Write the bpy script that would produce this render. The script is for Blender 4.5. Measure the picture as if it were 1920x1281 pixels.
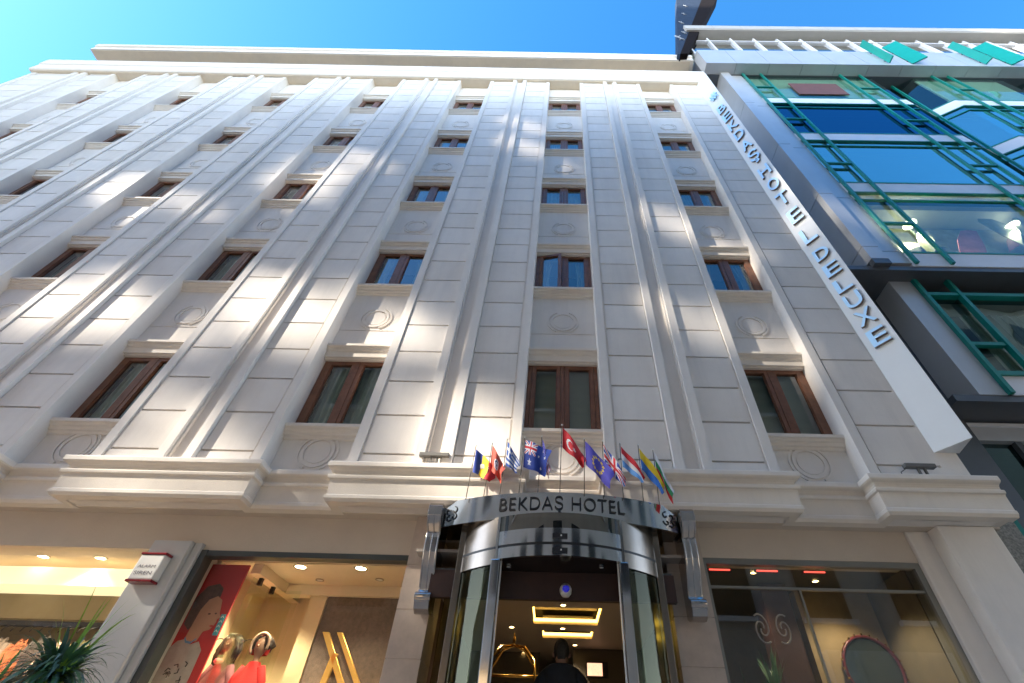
import bpy, math, random
from math import sin, cos, pi, radians, sqrt
from mathutils import Vector, Matrix
from mathutils.geometry import tessellate_polygon
random.seed(7)
S = bpy.context.scene
for o in list(bpy.data.objects): bpy.data.objects.remove(o)

# ------------------------------------------------------------ camera
cd = bpy.data.cameras.new('camera'); cam = bpy.data.objects.new('camera', cd)
S.collection.objects.link(cam); S.camera = cam
R = Matrix(((0.99973463,-0.01963565,0.01204657),(-0.00528611,-0.70452068,-0.70966377),(0.02242177,0.70941177,-0.70443751)))
cam.matrix_world = Matrix.Translation((0,-5.05,0.65)) @ R.to_4x4()
cd.sensor_width = 36; cd.lens = 853.3/1920*36
cd.shift_x = (960-1033.75)/1920; cd.shift_y = 0
cd.clip_start = 0.05; cd.clip_end = 2000
S.render.resolution_x = 1024; S.render.resolution_y = 683

# ------------------------------------------------------------ sky, sun, exposure
EL, AZ = radians(35), radians(65)          # azimuth from the facade normal towards -x
SUN = Vector((-cos(EL)*sin(AZ), -cos(EL)*cos(AZ), sin(EL)))
w = bpy.data.worlds.new('World'); S.world = w; w.use_nodes = True
nt = w.node_tree; bg = nt.nodes['Background']
sky = nt.nodes.new('ShaderNodeTexSky'); sky.sky_type = 'NISHITA'; sky.sun_disc = False
sky.sun_elevation = EL; sky.sun_rotation = math.atan2(SUN.x, SUN.y)
sky.altitude = 0; sky.air_density = .95; sky.dust_density = 0.3; sky.ozone_density = 5.0
hsv = nt.nodes.new('ShaderNodeHueSaturation'); hsv.inputs['Saturation'].default_value = 1.22; hsv.inputs['Hue'].default_value = .494; hsv.inputs['Value'].default_value = .55
nt.links.new(sky.outputs[0], hsv.inputs['Color']); 
hz = nt.nodes.new('ShaderNodeHueSaturation'); hz.inputs['Saturation'].default_value = .62; hz.inputs['Value'].default_value = 1.15   # pale city haze low in the sky
nt.links.new(sky.outputs[0], hz.inputs['Color'])
wm = nt.nodes.new('ShaderNodeMix'); wm.data_type = 'RGBA'; wm.blend_type = 'MULTIPLY'; wm.inputs[0].default_value = 1; wm.inputs[7].default_value = (1.06, 1.0, .90, 1)
nt.links.new(hz.outputs[0], wm.inputs[6])
tcw = nt.nodes.new('ShaderNodeTexCoord'); sx = nt.nodes.new('ShaderNodeSeparateXYZ'); nt.links.new(tcw.outputs['Generated'], sx.inputs[0])
mrw = nt.nodes.new('ShaderNodeMapRange'); mrw.inputs[1].default_value = .15; mrw.inputs[2].default_value = .66; mrw.interpolation_type = 'SMOOTHSTEP'
nt.links.new(sx.outputs[2], mrw.inputs[0])
mxw = nt.nodes.new('ShaderNodeMix'); mxw.data_type = 'RGBA'; nt.links.new(mrw.outputs[0], mxw.inputs[0])
nt.links.new(wm.outputs[2], mxw.inputs[6]); nt.links.new(hsv.outputs[0], mxw.inputs[7]); nt.links.new(mxw.outputs[2], bg.inputs[0]); bg.inputs[1].default_value = 0.15
sl = bpy.data.lights.new('sun', 'SUN'); sl.energy = 2.7; sl.angle = radians(0.7); sl.color = (1, .90, .76)
so = bpy.data.objects.new('sun', sl); S.collection.objects.link(so)
so.rotation_mode = 'QUATERNION'; so.rotation_quaternion = SUN.to_track_quat('Z', 'Y')
so.location = (-30, -20, 40)
S.view_settings.view_transform = 'Standard'; S.view_settings.look = 'None'
S.view_settings.exposure = 2.7; S.view_settings.gamma = 1
S.render.engine = 'CYCLES'
S.cycles.max_bounces = 10; S.cycles.diffuse_bounces = 4; S.cycles.glossy_bounces = 5
S.cycles.transparent_max_bounces = 12; S.cycles.sample_clamp_indirect = 4

# ------------------------------------------------------------ materials
MC = {}
def mat(name, col, rough=.6, metal=0., var=.06, scale=3., bump=0., bscale=60., emit=None, estr=1., spec=.5, streak=0.):
    if name in MC: return MC[name]
    m = bpy.data.materials.new(name); m.use_nodes = True; n = m.node_tree; p = n.nodes['Principled BSDF']
    p.inputs['Roughness'].default_value = rough; p.inputs['Metallic'].default_value = metal
    p.inputs['Specular IOR Level'].default_value = spec
    p.inputs['Base Color'].default_value = (*col, 1)
    if emit:
        p.inputs['Emission Color'].default_value = (*emit, 1); p.inputs['Emission Strength'].default_value = estr
    tc = n.nodes.new('ShaderNodeTexCoord')
    if var > 0:
        nz = n.nodes.new('ShaderNodeTexNoise'); nz.inputs['Scale'].default_value = scale; nz.inputs['Detail'].default_value = 7
        nz.inputs['Roughness'].default_value = .65
        n.links.new(tc.outputs['Object'], nz.inputs['Vector'])
        mr = n.nodes.new('ShaderNodeMapRange'); mr.inputs[1].default_value = .3; mr.inputs[2].default_value = .7
        mr.inputs[3].default_value = 1-var; mr.inputs[4].default_value = 1+var
        n.links.new(nz.outputs[0], mr.inputs[0])
        hs = n.nodes.new('ShaderNodeHueSaturation'); hs.inputs['Color'].default_value = (*col, 1)
        
        vout = mr.outputs[0]
        if streak > 0:      # faint rain streaks and soot
            mp = n.nodes.new('ShaderNodeMapping'); mp.inputs['Scale'].default_value = (3.2, 3.2, .3)
            n3 = n.nodes.new('ShaderNodeTexNoise'); n3.inputs['Scale'].default_value = 1.6; n3.inputs['Detail'].default_value = 9; n3.inputs['Roughness'].default_value = .7
            n.links.new(tc.outputs['Object'], mp.inputs[0]); n.links.new(mp.outputs[0], n3.inputs['Vector'])
            m3 = n.nodes.new('ShaderNodeMapRange'); m3.inputs[1].default_value = .48; m3.inputs[2].default_value = .72; m3.inputs[3].default_value = 1; m3.inputs[4].default_value = 1-streak
            n.links.new(n3.outputs[0], m3.inputs[0]); mm = n.nodes.new('ShaderNodeMath'); mm.operation = 'MULTIPLY'
            n.links.new(mr.outputs[0], mm.inputs[0]); n.links.new(m3.outputs[0], mm.inputs[1]); vout = mm.outputs[0]
        n.links.new(vout, hs.inputs['Value']); n.links.new(hs.outputs[0], p.inputs['Base Color'])
    if bump > 0:
        b = n.nodes.new('ShaderNodeBump'); b.inputs['Strength'].default_value = bump; b.inputs['Distance'].default_value = .01
        n2 = n.nodes.new('ShaderNodeTexNoise'); n2.inputs['Scale'].default_value = bscale; n2.inputs['Detail'].default_value = 4
        n.links.new(tc.outputs['Object'], n2.inputs['Vector']); n.links.new(n2.outputs[0], b.inputs['Height'])
        n.links.new(b.outputs[0], p.inputs['Normal'])
    MC[name] = m; return m
def glass(name, tint=(1,1,1), ior=1.5, gloss=(1,1,1), boost=1.6, base=0.02, rough=0.0, wav=0.0):
    if name in MC: return MC[name]
    m = bpy.data.materials.new(name); m.use_nodes = True; n = m.node_tree
    n.nodes.remove(n.nodes['Principled BSDF']); out = n.nodes['Material Output']
    fr = n.nodes.new('ShaderNodeFresnel'); fr.inputs[0].default_value = ior
    ma = n.nodes.new('ShaderNodeMath'); ma.operation = 'MULTIPLY_ADD'; ma.use_clamp = True
    ma.inputs[1].default_value = boost; ma.inputs[2].default_value = base
    n.links.new(fr.outputs[0], ma.inputs[0])
    tr = n.nodes.new('ShaderNodeBsdfTransparent'); tr.inputs[0].default_value = (*tint, 1)
    gl = n.nodes.new('ShaderNodeBsdfGlossy'); gl.inputs['Color'].default_value = (*gloss, 1); gl.inputs['Roughness'].default_value = rough
    if wav > 0:
        tc = n.nodes.new('ShaderNodeTexCoord'); nz = n.nodes.new('ShaderNodeTexNoise'); nz.inputs['Scale'].default_value = .9; nz.inputs['Detail'].default_value = 1
        b = n.nodes.new('ShaderNodeBump'); b.inputs['Strength'].default_value = wav; b.inputs['Distance'].default_value = .1
        n.links.new(tc.outputs['Object'], nz.inputs['Vector']); n.links.new(nz.outputs[0], b.inputs['Height']); n.links.new(b.outputs[0], gl.inputs['Normal'])
    mx = n.nodes.new('ShaderNodeMixShader')
    n.links.new(ma.outputs[0], mx.inputs[0]); n.links.new(tr.outputs[0], mx.inputs[1]); n.links.new(gl.outputs[0], mx.inputs[2])
    n.links.new(mx.outputs[0], out.inputs[0]); MC[name] = m; return m

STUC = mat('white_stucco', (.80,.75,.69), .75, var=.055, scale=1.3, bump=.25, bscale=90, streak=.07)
STUCB = mat('white_stucco_aged', (.765,.715,.655), .78, var=.06, scale=1.1, bump=.25, bscale=90, streak=.08)
STUCC = mat('white_stucco_pale', (.82,.775,.72), .74, var=.05, scale=1.4, bump=.25, bscale=90, streak=.06)
STUC2 = mat('cream_moulding', (.79,.72,.63), .7, var=.05, scale=2, bump=.15, bscale=80, streak=.07)
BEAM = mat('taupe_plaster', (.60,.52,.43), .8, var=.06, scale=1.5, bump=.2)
ROOFW = mat('roof_cladding', (.85,.78,.70), .6, var=.03)
TAN = mat('tan_soffit', (.82,.71,.56), .7, var=.05)
WOOD = mat('brown_window_frame', (.20,.085,.045), .4, var=.25, scale=9, bump=.1)
GREYP = mat('grey_paint', (.56,.56,.54), .45, var=.04, bump=.1)
PANEL = mat('grey_metal_panel', (.54,.55,.57), .38, metal=.35, var=.06, scale=1.2)
PANELD = mat('dark_metal_panel', (.10,.11,.125), .4, metal=.3, var=.08)
SPAN = mat('white_spandrel', (.72,.73,.76), .4, var=.04)
TEAL = mat('teal_paint', (.0,.20,.165), .35, var=.1, scale=2)
TEALF = mat('teal_flag_panel', (.0,.30,.24), .4, var=.06, scale=3)
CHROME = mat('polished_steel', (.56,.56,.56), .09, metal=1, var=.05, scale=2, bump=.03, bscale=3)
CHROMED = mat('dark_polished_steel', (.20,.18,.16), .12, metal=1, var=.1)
BLACK = mat('black_lettering', (.012,.012,.014), .4, var=0)
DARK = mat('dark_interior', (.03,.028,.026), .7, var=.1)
BRWN = mat('dark_brown_wood', (.045,.02,.016), .4, var=.2, scale=6)
GOLD = mat('gold_brass', (.75,.45,.12), .22, metal=1, var=.1)
BEIGE = mat('beige_wall', (.58,.46,.30), .6, var=.05)
CREAM = mat('cream_ceiling', (.66,.56,.42), .7, var=.04)
PLAST = mat('white_plastic', (.75,.74,.70), .4, var=.03)
WGL = glass('window_glass', tint=(.80,.88,.85), ior=1.5, boost=1.7, base=.02)
SGL = glass('shop_glass', tint=(.95,.96,.94), ior=1.4, boost=.6, base=.01)
TGL = glass('teal_curtain_glass', tint=(.25,.50,.50), ior=1.6, gloss=(.66,.90,.88), boost=1.5, base=.36, wav=.15)
TGL2 = glass('deep_blue_glass', tint=(.02,.07,.16), ior=1.6, gloss=(.10,.30,.46), boost=1.3, base=.32, wav=.05)
TGL3 = glass('pale_green_glass', tint=(.66,.84,.78), ior=1.5, gloss=(.8,.95,.95), boost=1.0, base=.05, wav=.12)
CGL = glass('green_curved_glass', tint=(.62,.68,.56), ior=1.45, gloss=(.42,.42,.32), boost=.7, base=.03)
CURT = mat('sheer_curtain', (.50,.57,.53), .9, var=.15, scale=4)
CURT2 = mat('pale_blind', (.46,.47,.41), .9, var=.05)
def emis(name, c, s): return mat(name, c, .5, var=0, emit=c, estr=s)
LAMPW = emis('lamp_glow', (1,.82,.55), 7)
COVE = emis('cove_strip', (1,.58,.10), 1.3)

# ------------------------------------------------------------ mesh helpers
class MB:
    def __init__(s): s.v=[]; s.f=[]; s.m=[]; s.s=[]
    def face(s, pts, m=0, sm=False):
        b=len(s.v); s.v += [tuple(p) for p in pts]; s.f.append(list(range(b,b+len(pts)))); s.m.append(m); s.s.append(sm)
    def box(s, x0,x1,y0,y1,z0,z1, m=0):
        b=len(s.v)
        s.v += [(x0,y0,z0),(x1,y0,z0),(x1,y1,z0),(x0,y1,z0),(x0,y0,z1),(x1,y0,z1),(x1,y1,z1),(x0,y1,z1)]
        for q in ((0,3,2,1),(4,5,6,7),(0,1,5,4),(1,2,6,5),(2,3,7,6),(3,0,4,7)):
            s.f.append([b+i for i in q]); s.m.append(m); s.s.append(False)
        return s
    def prism(s, pts, vec, m=0, sm=False):
        n=len(pts); b=len(s.v); vec=Vector(vec)
        s.v += [tuple(p) for p in pts] + [tuple(Vector(p)+vec) for p in pts]
        s.f.append(list(range(b+n-1,b-1,-1))); s.f.append(list(range(b+n,b+2*n))); s.m += [m,m]; s.s += [False,False]
        for i in range(n):
            j=(i+1)%n; s.f.append([b+i,b+j,b+n+j,b+n+i]); s.m.append(m); s.s.append(sm)
        return s
    def grid(s, fn, nu, nv, mf=0, sm=True, close=False):
        b=len(s.v)
        for j in range(nv+1):
            for i in range(nu+1): s.v.append(tuple(fn(i/nu, j/nv)))
        for j in range(nv):
            for i in range(nu):
                a=b+j*(nu+1)+i; s.f.append([a,a+1,a+nu+2,a+nu+1])
                s.m.append(mf((i+.5)/nu,(j+.5)/nv) if callable(mf) else mf); s.s.append(sm)
        return s
    def tube(s, pts, r, n=8, m=0, cap=True):
        pts=[Vector(p) for p in pts]; k=len(pts); b=len(s.v)
        rr = r if isinstance(r,(list,tuple)) else [r]*k
        up=None
        for i,p in enumerate(pts):
            t=(pts[min(i+1,k-1)]-pts[max(i-1,0)]).normalized()
            if up is None: up = Vector((0,0,1)) if abs(t.z)<.9 else Vector((1,0,0))
            a=t.cross(up).normalized(); c=a.cross(t).normalized(); up=c
            for q in range(n):
                an=2*pi*q/n; s.v.append(tuple(p+(a*cos(an)+c*sin(an))*rr[i]))
        for i in range(k-1):
            for q in range(n):
                q2=(q+1)%n; s.f.append([b+i*n+q,b+i*n+q2,b+(i+1)*n+q2,b+(i+1)*n+q]); s.m.append(m); s.s.append(True)
        if cap:
            s.f.append([b+q for q in range(n)][::-1]); s.f.append([b+(k-1)*n+q for q in range(n)]); s.m+=[m,m]; s.s+=[False,False]
        return s
    def lathe(s, prof, c, n=24, m=0):
        cx,cy,cz=c
        s.grid(lambda u,v: (cx+_ip(prof,v)[0]*cos(2*pi*u), cy+_ip(prof,v)[0]*sin(2*pi*u), cz+_ip(prof,v)[1]), n, len(prof)-1, m); return s
    def sweep(s, path, prof, m=0):
        """path: plan points left to right, prof: (offset outwards(-y side), z) top to bottom; mitred"""
        k=len(path); P=[Vector(p) for p in path]; rings=[]
        for i in range(k):
            d1 = (P[i]-P[i-1]).normalized() if i>0 else None
            d2 = (P[i+1]-P[i]).normalized() if i<k-1 else None
            n1 = Vector((d1.y,-d1.x)) if d1 else None; n2 = Vector((d2.y,-d2.x)) if d2 else None
            if n1 is None: nn=n2
            elif n2 is None: nn=n1
            else:
                nn=(n1+n2); nn = nn/ (nn.dot(n1)) if nn.length>1e-6 else n1
            rings.append([(P[i].x+nn.x*o, P[i].y+nn.y*o, z) for o,z in prof])
        b=len(s.v); n=len(prof)
        for r in rings: s.v += r
        for i in range(k-1):
            for j in range(n-1):
                s.f.append([b+i*n+j, b+i*n+j+1, b+(i+1)*n+j+1, b+(i+1)*n+j]); s.m.append(m); s.s.append(False)
        s.f.append([b+j for j in range(n)]); s.f.append([b+(k-1)*n+j for j in range(n)][::-1]); s.m+=[m,m]; s.s+=[False,False]
        return s
    def add(s, me, fn, m=0):
        b=len(s.v); s.v += [tuple(fn(v.co)) for v in me.vertices]
        for p in me.polygons: s.f.append([b+i for i in p.vertices]); s.m.append(m(p) if callable(m) else m); s.s.append(False)
        return s
    def build(s, name, mats, parent=None, bevel=0, **kw):
        me=bpy.data.meshes.new(name); me.from_pydata(s.v,[],s.f)
        for x in (mats if isinstance(mats,(list,tuple)) else [mats]): me.materials.append(x)
        me.polygons.foreach_set('material_index', s.m); me.polygons.foreach_set('use_smooth', s.s); me.update()
        o=bpy.data.objects.new(name, me); S.collection.objects.link(o)
        if parent is not None:
            o.parent=parent
            if parent.type=='EMPTY': o.location = -parent.location
        if bevel:
            b=o.modifiers.new('bevel','BEVEL'); b.width=bevel; b.segments=2; b.limit_method='ANGLE'
        for k,v in kw.items(): o[k]=v
        return o
def _ip(prof, v):
    i=min(int(round(v*(len(prof)-1))), len(prof)-1); return prof[i]
def rise(o,k):
    for v in o.data.vertices: v.co.z += k*max(0,-v.co.x)
    return o
def thing(name, label, cat, loc=(0,0,0), group=None):
    o=bpy.data.objects.new(name,None); S.collection.objects.link(o); o.location=loc; o.empty_display_size=.2
    o['label']=label; o['category']=cat
    if group: o['group']=group
    return o
def tag(o, label, cat, group=None):
    o['label']=label; o['category']=cat
    if group: o['group']=group
    return o
def struct(o): o['kind']='structure'; return o
def text(st, size=1., ext=0., space=1., off=0.):
    c=bpy.data.curves.new('t','FONT'); c.body=st; c.size=size; c.extrude=ext; c.offset=off; c.space_character=space
    c.align_x='LEFT'; c.resolution_u=4
    o=bpy.data.objects.new('t',c); S.collection.objects.link(o)
    me=bpy.data.meshes.new_from_object(o); bpy.data.objects.remove(o); bpy.data.curves.remove(c)
    xs=[v.co.x for v in me.vertices]; ys=[v.co.y for v in me.vertices]
    return me,(min(xs),max(xs),min(ys),max(ys))

# ------------------------------------------------------------ ground and street
g=MB(); g.face([(-300,-300,-.004),(300,-300,-.004),(300,300,-.004),(-300,300,-.004)])
struct(g.build('ground', mat('dark_asphalt',(.06,.06,.06),.9,bump=.5)))
g=MB()
for i in range(60):
    for j in range(8):
        x=-36+i*1.2; y=-7.9+j*1.0
        g.box(x+.006,x+1.194,y+.006,y+.994,-.002,.0+random.random()*.003)
struct(g.build('pavement', mat('stone_paving',(.52,.44,.35),.6,var=.15,bump=.3)))

# ------------------------------------------------------------ hotel
P0, C0, G = 3.21, .10, .54
cols=[C0+P0*k for k in range(-5,2)]
TOP, BOT, RY = 19.5, 2.97, .24
H = thing('hotel_building','cream white hotel with grooved pilasters and columns of brown framed windows','hotel',(0,0,0))
XL, XR = -19.62, 5.09
GROOVE=[4.224+.592*k for k in range(-2,26)]
def panel(mb, x0, x1, y):                      # rusticated blocks with thin horizontal joints
    zs=[BOT]+[z for z in GROOVE if BOT+.2<z<TOP-.1]+[TOP]
    for a,b in zip(zs,zs[1:]): mb.box(x0,x1,y,y+.07,a+(.015 if a>BOT else 0),b-.015, random.choice((0,0,1,2)))
def pilaster(xa, xb, kind='full'):
    mb=MB(); B=.125
    mb.box(xa,xb,.062,RY+.25,BOT,TOP)            # core
    mb.box(xa,xa+B,0,.0615,BOT,TOP); mb.box(xa+B,xa+B+.03,.030,.0614,BOT,TOP)
    if kind=='full':
        mb.box(xb-B,xb,0,.0615,BOT,TOP); mb.box(xb-B-.03,xb-B,.030,.0614,BOT,TOP)
        m=(xa+xb)/2
        panel(mb, xa+B+.03, m-.245, .018); panel(mb, m+.245, xb-B-.03, .018)
        for sgn in (-1,1):
            a,b=sorted((m+sgn*.235,m+sgn*.115)); mb.box(a,b,-.045,.0613,BOT,TOP)
            a,b=sorted((m+sgn*.115,m+sgn*.085)); mb.box(a,b,-.005,.0612,BOT,TOP)
        mb.box(m-.085,m+.085,.035,.0611,BOT,TOP)
    else:
        panel(mb, xa+B+.03, xb, .018)
    return mb.build('pilaster', [STUC,STUCB,STUCC], H)
edges=[]
for c in cols: edges += [c-G, c+G]
for i in range(len(cols)-1): pilaster(cols[i]+G, cols[i+1]-G)
pilaster(cols[-1]+G, 4.79, 'right')
# far-left end: two more pilasters with a plain strip
mb=MB(); xa,xb=XL,cols[0]-G
mb.box(xa,xb,.062,RY+.25,BOT,TOP); mb.box(xb-.125,xb,0,.0615,BOT,TOP); panel(mb,xb-.95,xb-.155,.03)
mb.box(xb-1.2,xb-1.05,-.03,.0613,BOT,TOP); mb.box(xb-1.55,xb-1.4,-.03,.0613,BOT,TOP); panel(mb,xa+.15,xb-1.6,.03); mb.box(xa,xa+.14,0,.0612,BOT,TOP)
mb.build('pilaster', [STUC,STUCB,STUCC], H)
mb=MB(); mb.box(4.79,XR,.02,RY+.25,BOT,TOP); mb.build('corner_strip', STUC, H)
# body of the building behind
mb=MB(); mb.box(XL,XR,3.6,14,3.05,22.0); mb.build('rear_body', STUC, H)
mb=MB(); mb.box(XL+.1,XR-.1,.9,3.5,3.1,TOP+.5); mb.build('inner_core', DARK, H)
# recess walls with openings, sills, lintels, roundels
SILL=[4.138+3.049*k for k in range(5)]; HEAD=[5.449,8.422,11.373,14.387,17.483]
for c in cols:
    x0,x1=c-G,c+G
    zs=[(BOT, SILL[0]-.02)]+[(HEAD[k],SILL[k+1]-.02) for k in range(4)]+[(HEAD[4],TOP)]
    for k,(a,b) in enumerate(zs):
        gz=(a+b)/2+.02 if k else 3.50
        mb=MB()
        if k==5: mb.box(x0,x1,RY,.9,a,b); mb.build('recess_wall', STUC, H); continue
        rz = gz+.30 if k else 3.76
        if k==0: mb.box(x0,x1,RY,.9,a,b)
        else:
            gl = a+.62                      # joint line under the roundel
            mb.box(x0,x1,RY+.012,.9,a,b)
            mb.box(x0,x1,RY,RY+.0119,gl+.012,b)
            mb.box(x0,x1,RY,RY+.0118,a,gl-.012)
            rz = gl+.30
        # roundel: raised disc with ring and broken outer ring
        def ring(r0,r1,a0,a1,d,n=28):
            for q in range(n):
                t0=a0+(a1-a0)*q/n; t1=a0+(a1-a0)*(q+1)/n
                mb.prism([(c+r0*cos(t0),RY-d,rz+r0*sin(t0)),(c+r1*cos(t0),RY-d,rz+r1*sin(t0)),(c+r1*cos(t1),RY-d,rz+r1*sin(t1)),(c+r0*cos(t1),RY-d,rz+r0*sin(t1))],(0,d+.006,0))
        ring(.180,.222,0,2*pi,.018); ring(.0,.16,0,2*pi,.010)
        ring(.245,.27,-1.15,1.15,.018,14); ring(.245,.27,pi-1.15,pi+1.15,.018,14)
        mb.build('recess_wall', STUC, H)
    for k in range(5):
        s=SILL[k]
        m2=MB(); prof=[(-.01,s),(.12,s),(.12,s-.045),(.09,s-.055),(.085,s-.085),(.06,s-.10),(.055,s-.14),(.03,s-.155),(.028,s-.19),(-.01,s-.205)]
        m2.sweep([(x0,RY),(x1,RY)],prof); m2.box(x0,x1,RY+.011,.50,s-.04,s+.004); m2.build('window_sill', STUC2, H)
        h=HEAD[k]; m2=MB(); prof=[(-.01,h+.23),(.10,h+.225),(.10,h+.18),(.065,h+.165),(.06,h+.12),(.035,h+.105),(.03,h+.0),(-.01,h-.005)]
        m2.sweep([(x0,RY),(x1,RY)],prof); m2.box(x0,x1,RY+.011,.52,h-.03,h+.02); m2.build('window_lintel', STUC2, H)
# windows: one of each kind, then copies
WY=.30
def make_window(hh, curt, open_=0.):
    m=MB(); a=.535; f=.055
    m.box(-a,-a+f,WY,WY+.09,0,hh); m.box(a-f,a,WY,WY+.09,0,hh); m.box(-a+f,a-f,WY,WY+.09,hh-f,hh); m.box(-a+f,a-f,WY,WY+.09,0,f)
    m.box(-.03,.03,WY-.012,WY+.09,f,hh-f)
    fr=m.build('window', WOOD, H)
    for sg in (-1,1):
        x0,x1=(-a+f+.006,-.034) if sg<0 else (.034,a-f-.006)
        z0,z1=f+.006,hh-f-.006; t=.058; s=MB()
        s.box(x0,x0+t,WY-.006,WY+.06,z0,z1); s.box(x1-t,x1,WY-.006,WY+.06,z0,z1); s.box(x0+t,x1-t,WY-.006,WY+.06,z1-t,z1); s.box(x0+t,x1-t,WY-.006,WY+.06,z0,z0+t)
        s.box(x0+t,x0+t+.012,WY+.012,WY+.05,z0+t,z1-t); s.box(x1-t-.012,x1-t,WY+.012,WY+.05,z0+t,z1-t)
        so_=s.build('sash', WOOD, None); so_.parent=fr
        p=MB(); p.face([(x0+t,WY+.03,z0+t),(x1-t,WY+.03,z0+t),(x1-t,WY+.03,z1-t),(x0+t,WY+.03,z1-t)]); po=p.build('pane', WGL, None); po.parent=fr
        if open_ and sg<0:
            for o in (so_,po):
                o.matrix_local = Matrix.Translation((x0,WY,0)) @ Matrix.Rotation(-open_,4,'Z') @ Matrix.Translation((-x0,-WY,0))
    c=MB()
    if curt==0:    # both drapes drawn
        c.grid(lambda u,v:(-.47+.94*u, WY+.17+.022*sin(u*62+sin(v*3)*.6)+.01*sin(u*23), .03+v*(hh-.06)), 90, 6)
    elif curt==1:  # drape on the left, gap
        c.grid(lambda u,v:(-.47+.55*u*(1-.18*v), WY+.17+.026*sin(u*44+v*.8), .03+v*(hh-.06)), 60, 6)
        c.grid(lambda u,v:(.47-.16*u, WY+.17+.026*sin(u*16), .03+v*(hh-.06)), 20, 4)
    elif curt==2:  # blind
        c.grid(lambda u,v:(-.48+.96*u, WY+.15+.004*sin(v*60), .03+v*(hh-.06)), 2, 40)
    else:          # narrow drapes at both sides
        for sg in (-1,1):
            c.grid(lambda u,v:(sg*(.47-.26*u*(1-.25*sin(v*pi))), WY+.17+.026*sin(u*24+v), .03+v*(hh-.06)), 30, 8)
    co=c.build('curtain', CURT2 if curt==2 else CURT, None); co.parent=fr
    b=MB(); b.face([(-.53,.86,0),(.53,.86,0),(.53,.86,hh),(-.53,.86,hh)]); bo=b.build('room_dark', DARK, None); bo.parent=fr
    return fr
def copy_tree(o, par):
    c=o.copy(); S.collection.objects.link(c); c.parent=par
    for ch in list(o.children): copy_tree(ch, c)
    return c
wh=HEAD[0]-SILL[0]
protos=[make_window(1.375,0), make_window(1.375,1), make_window(1.375,2), make_window(1.375,3), make_window(1.375,3,.20)]
kinds=[[1,0,1,1,0,2,2],[0,0,3,1,3,4,3],[1,3,0,1,3,0,1],[0,1,3,1,3,1,3],[3,1,1,3,1,3,3]]
used=set()
for r in range(5):
    for k,c in enumerate(cols):
        q=kinds[r][k]
        wd = protos[q] if q not in used else copy_tree(protos[q],H); used.add(q)
        wd.location=(c,0,SILL[r]-.005); wd.scale=(1,1,(HEAD[r]-SILL[r]+.02)/1.375)
# belt cornice following the pilasters
path=[(XL-.02,.0)]
for c in cols: path += [(c-G,0),(c-G,RY),(c+G,RY),(c+G,0)]
path=[(x,y) for x,y in path]+[(5.24,0)]
prof=[(-.06,3.445),(.11,3.445),(.135,3.435),(.14,3.42),(.14,3.375),(.125,3.36),(.085,3.345),(.07,3.325),(.065,3.30),(.075,3.285),(.10,3.275),(.105,3.26),(.10,3.235),(.075,3.225),(.07,3.205),(.06,3.05),(.075,3.035),(.075,3.0),(.05,2.966),(-.06,2.962)]
mb=MB(); mb.sweep(path,prof); mb.box(5.02,5.24,-.0,.24,2.985,3.44); mb.build('belt_cornice', STUC2, H)
# soffit under the overhang
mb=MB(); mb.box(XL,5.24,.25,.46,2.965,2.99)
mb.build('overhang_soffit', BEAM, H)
# top ledge
mb=MB(); mb.sweep([(XL-.15,0),(5.24,0)],[(-.35,19.80),(.15,19.79),(.16,19.70),(.15,19.28),(.12,19.25),(.12,18.80),(.08,18.74),(-.35,18.74)])
rise(mb.build('top_ledge', ROOFW, H),.026)
mb=MB(); mb.box(XL,XR,-.05,.30,18.70,18.738); mb.box(XL,XR,.28,.6,18.739,19.7); rise(mb.build('ledge_soffit', TAN, H),.026)
# attic storey, fins and wide roof overhang
mb=MB(); mb.box(XL+.2,XR-.1,1.3,3.6,19.7,21.6); rise(mb.build('attic_wall', TAN, H),.028)
mb=MB(); mb.sweep([(XL,0),(5.24,0)],[(-1.8,22.15),(.12,22.14),(.15,22.10),(.15,21.86),(.10,21.82),(.10,21.52),(-1.8,21.50)])
mb.box(XL+.1,5.1,-.06,1.7,21.47,21.497,1)
rise(mb.build('roof_overhang', [ROOFW,TAN], H),.032)
for x in (-16.1,-12.3,-9.1,-6.3,-3.2,-1.0,0.4,4.85):
    mb=MB(); mb.prism([(x,-.05,19.8),(x,1.3,19.8),(x,1.3,21.5),(x,1.0,21.5)],(.14,0,0)); rise(mb.build('attic_fin', ROOFW, H),.028)
for x0,x1 in ((-17.3,-15.3),(-13,-11.5),(-8.4,-7),(-5.6,-4.3),(-2.7,-1.6),(-.6,.2)):
    mb=MB(); mb.box(x0,x1,1.24,1.31,20.4,21.45); mb.build('attic_window', PANELD, H)

# ------------------------------------------------------------ ground floor of the hotel
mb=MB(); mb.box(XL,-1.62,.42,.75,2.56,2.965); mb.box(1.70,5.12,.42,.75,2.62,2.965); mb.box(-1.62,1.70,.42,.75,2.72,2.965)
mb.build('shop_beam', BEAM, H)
MARB=mat('beige_marble',(.50,.41,.34),.35,var=.14,scale=5,bump=.05)
def marble(x0,x1):
    mb=MB(); zs=[0,.55,1.1,1.55,1.98,2.42,2.965]
    for a,b in zip(zs,zs[1:]): mb.box(x0,x1,.30,.74,a+.003,b-.003)
    mb.box(x0+.01,x1-.01,.306,.70,0,2.96); mb.build('marble_pier', MARB, H)
marble(-1.62,-1.27); marble(1.27,1.69)
mb=MB(); mb.box(-4.58,-4.14,.30,.80,0,2.62); mb.box(-4.14,-4.05,.36,.8,0,2.62); mb.build('grey_pier', GREYP, H, bevel=.01)
mb=MB(); mb.box(-4.05,-3.98,.40,.55,0,2.56); mb.box(-4.05,-1.62,.41,.55,2.50,2.558); mb.build('shop_frame', mat('dark_grey_frame',(.06,.07,.07),.4), H)
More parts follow.
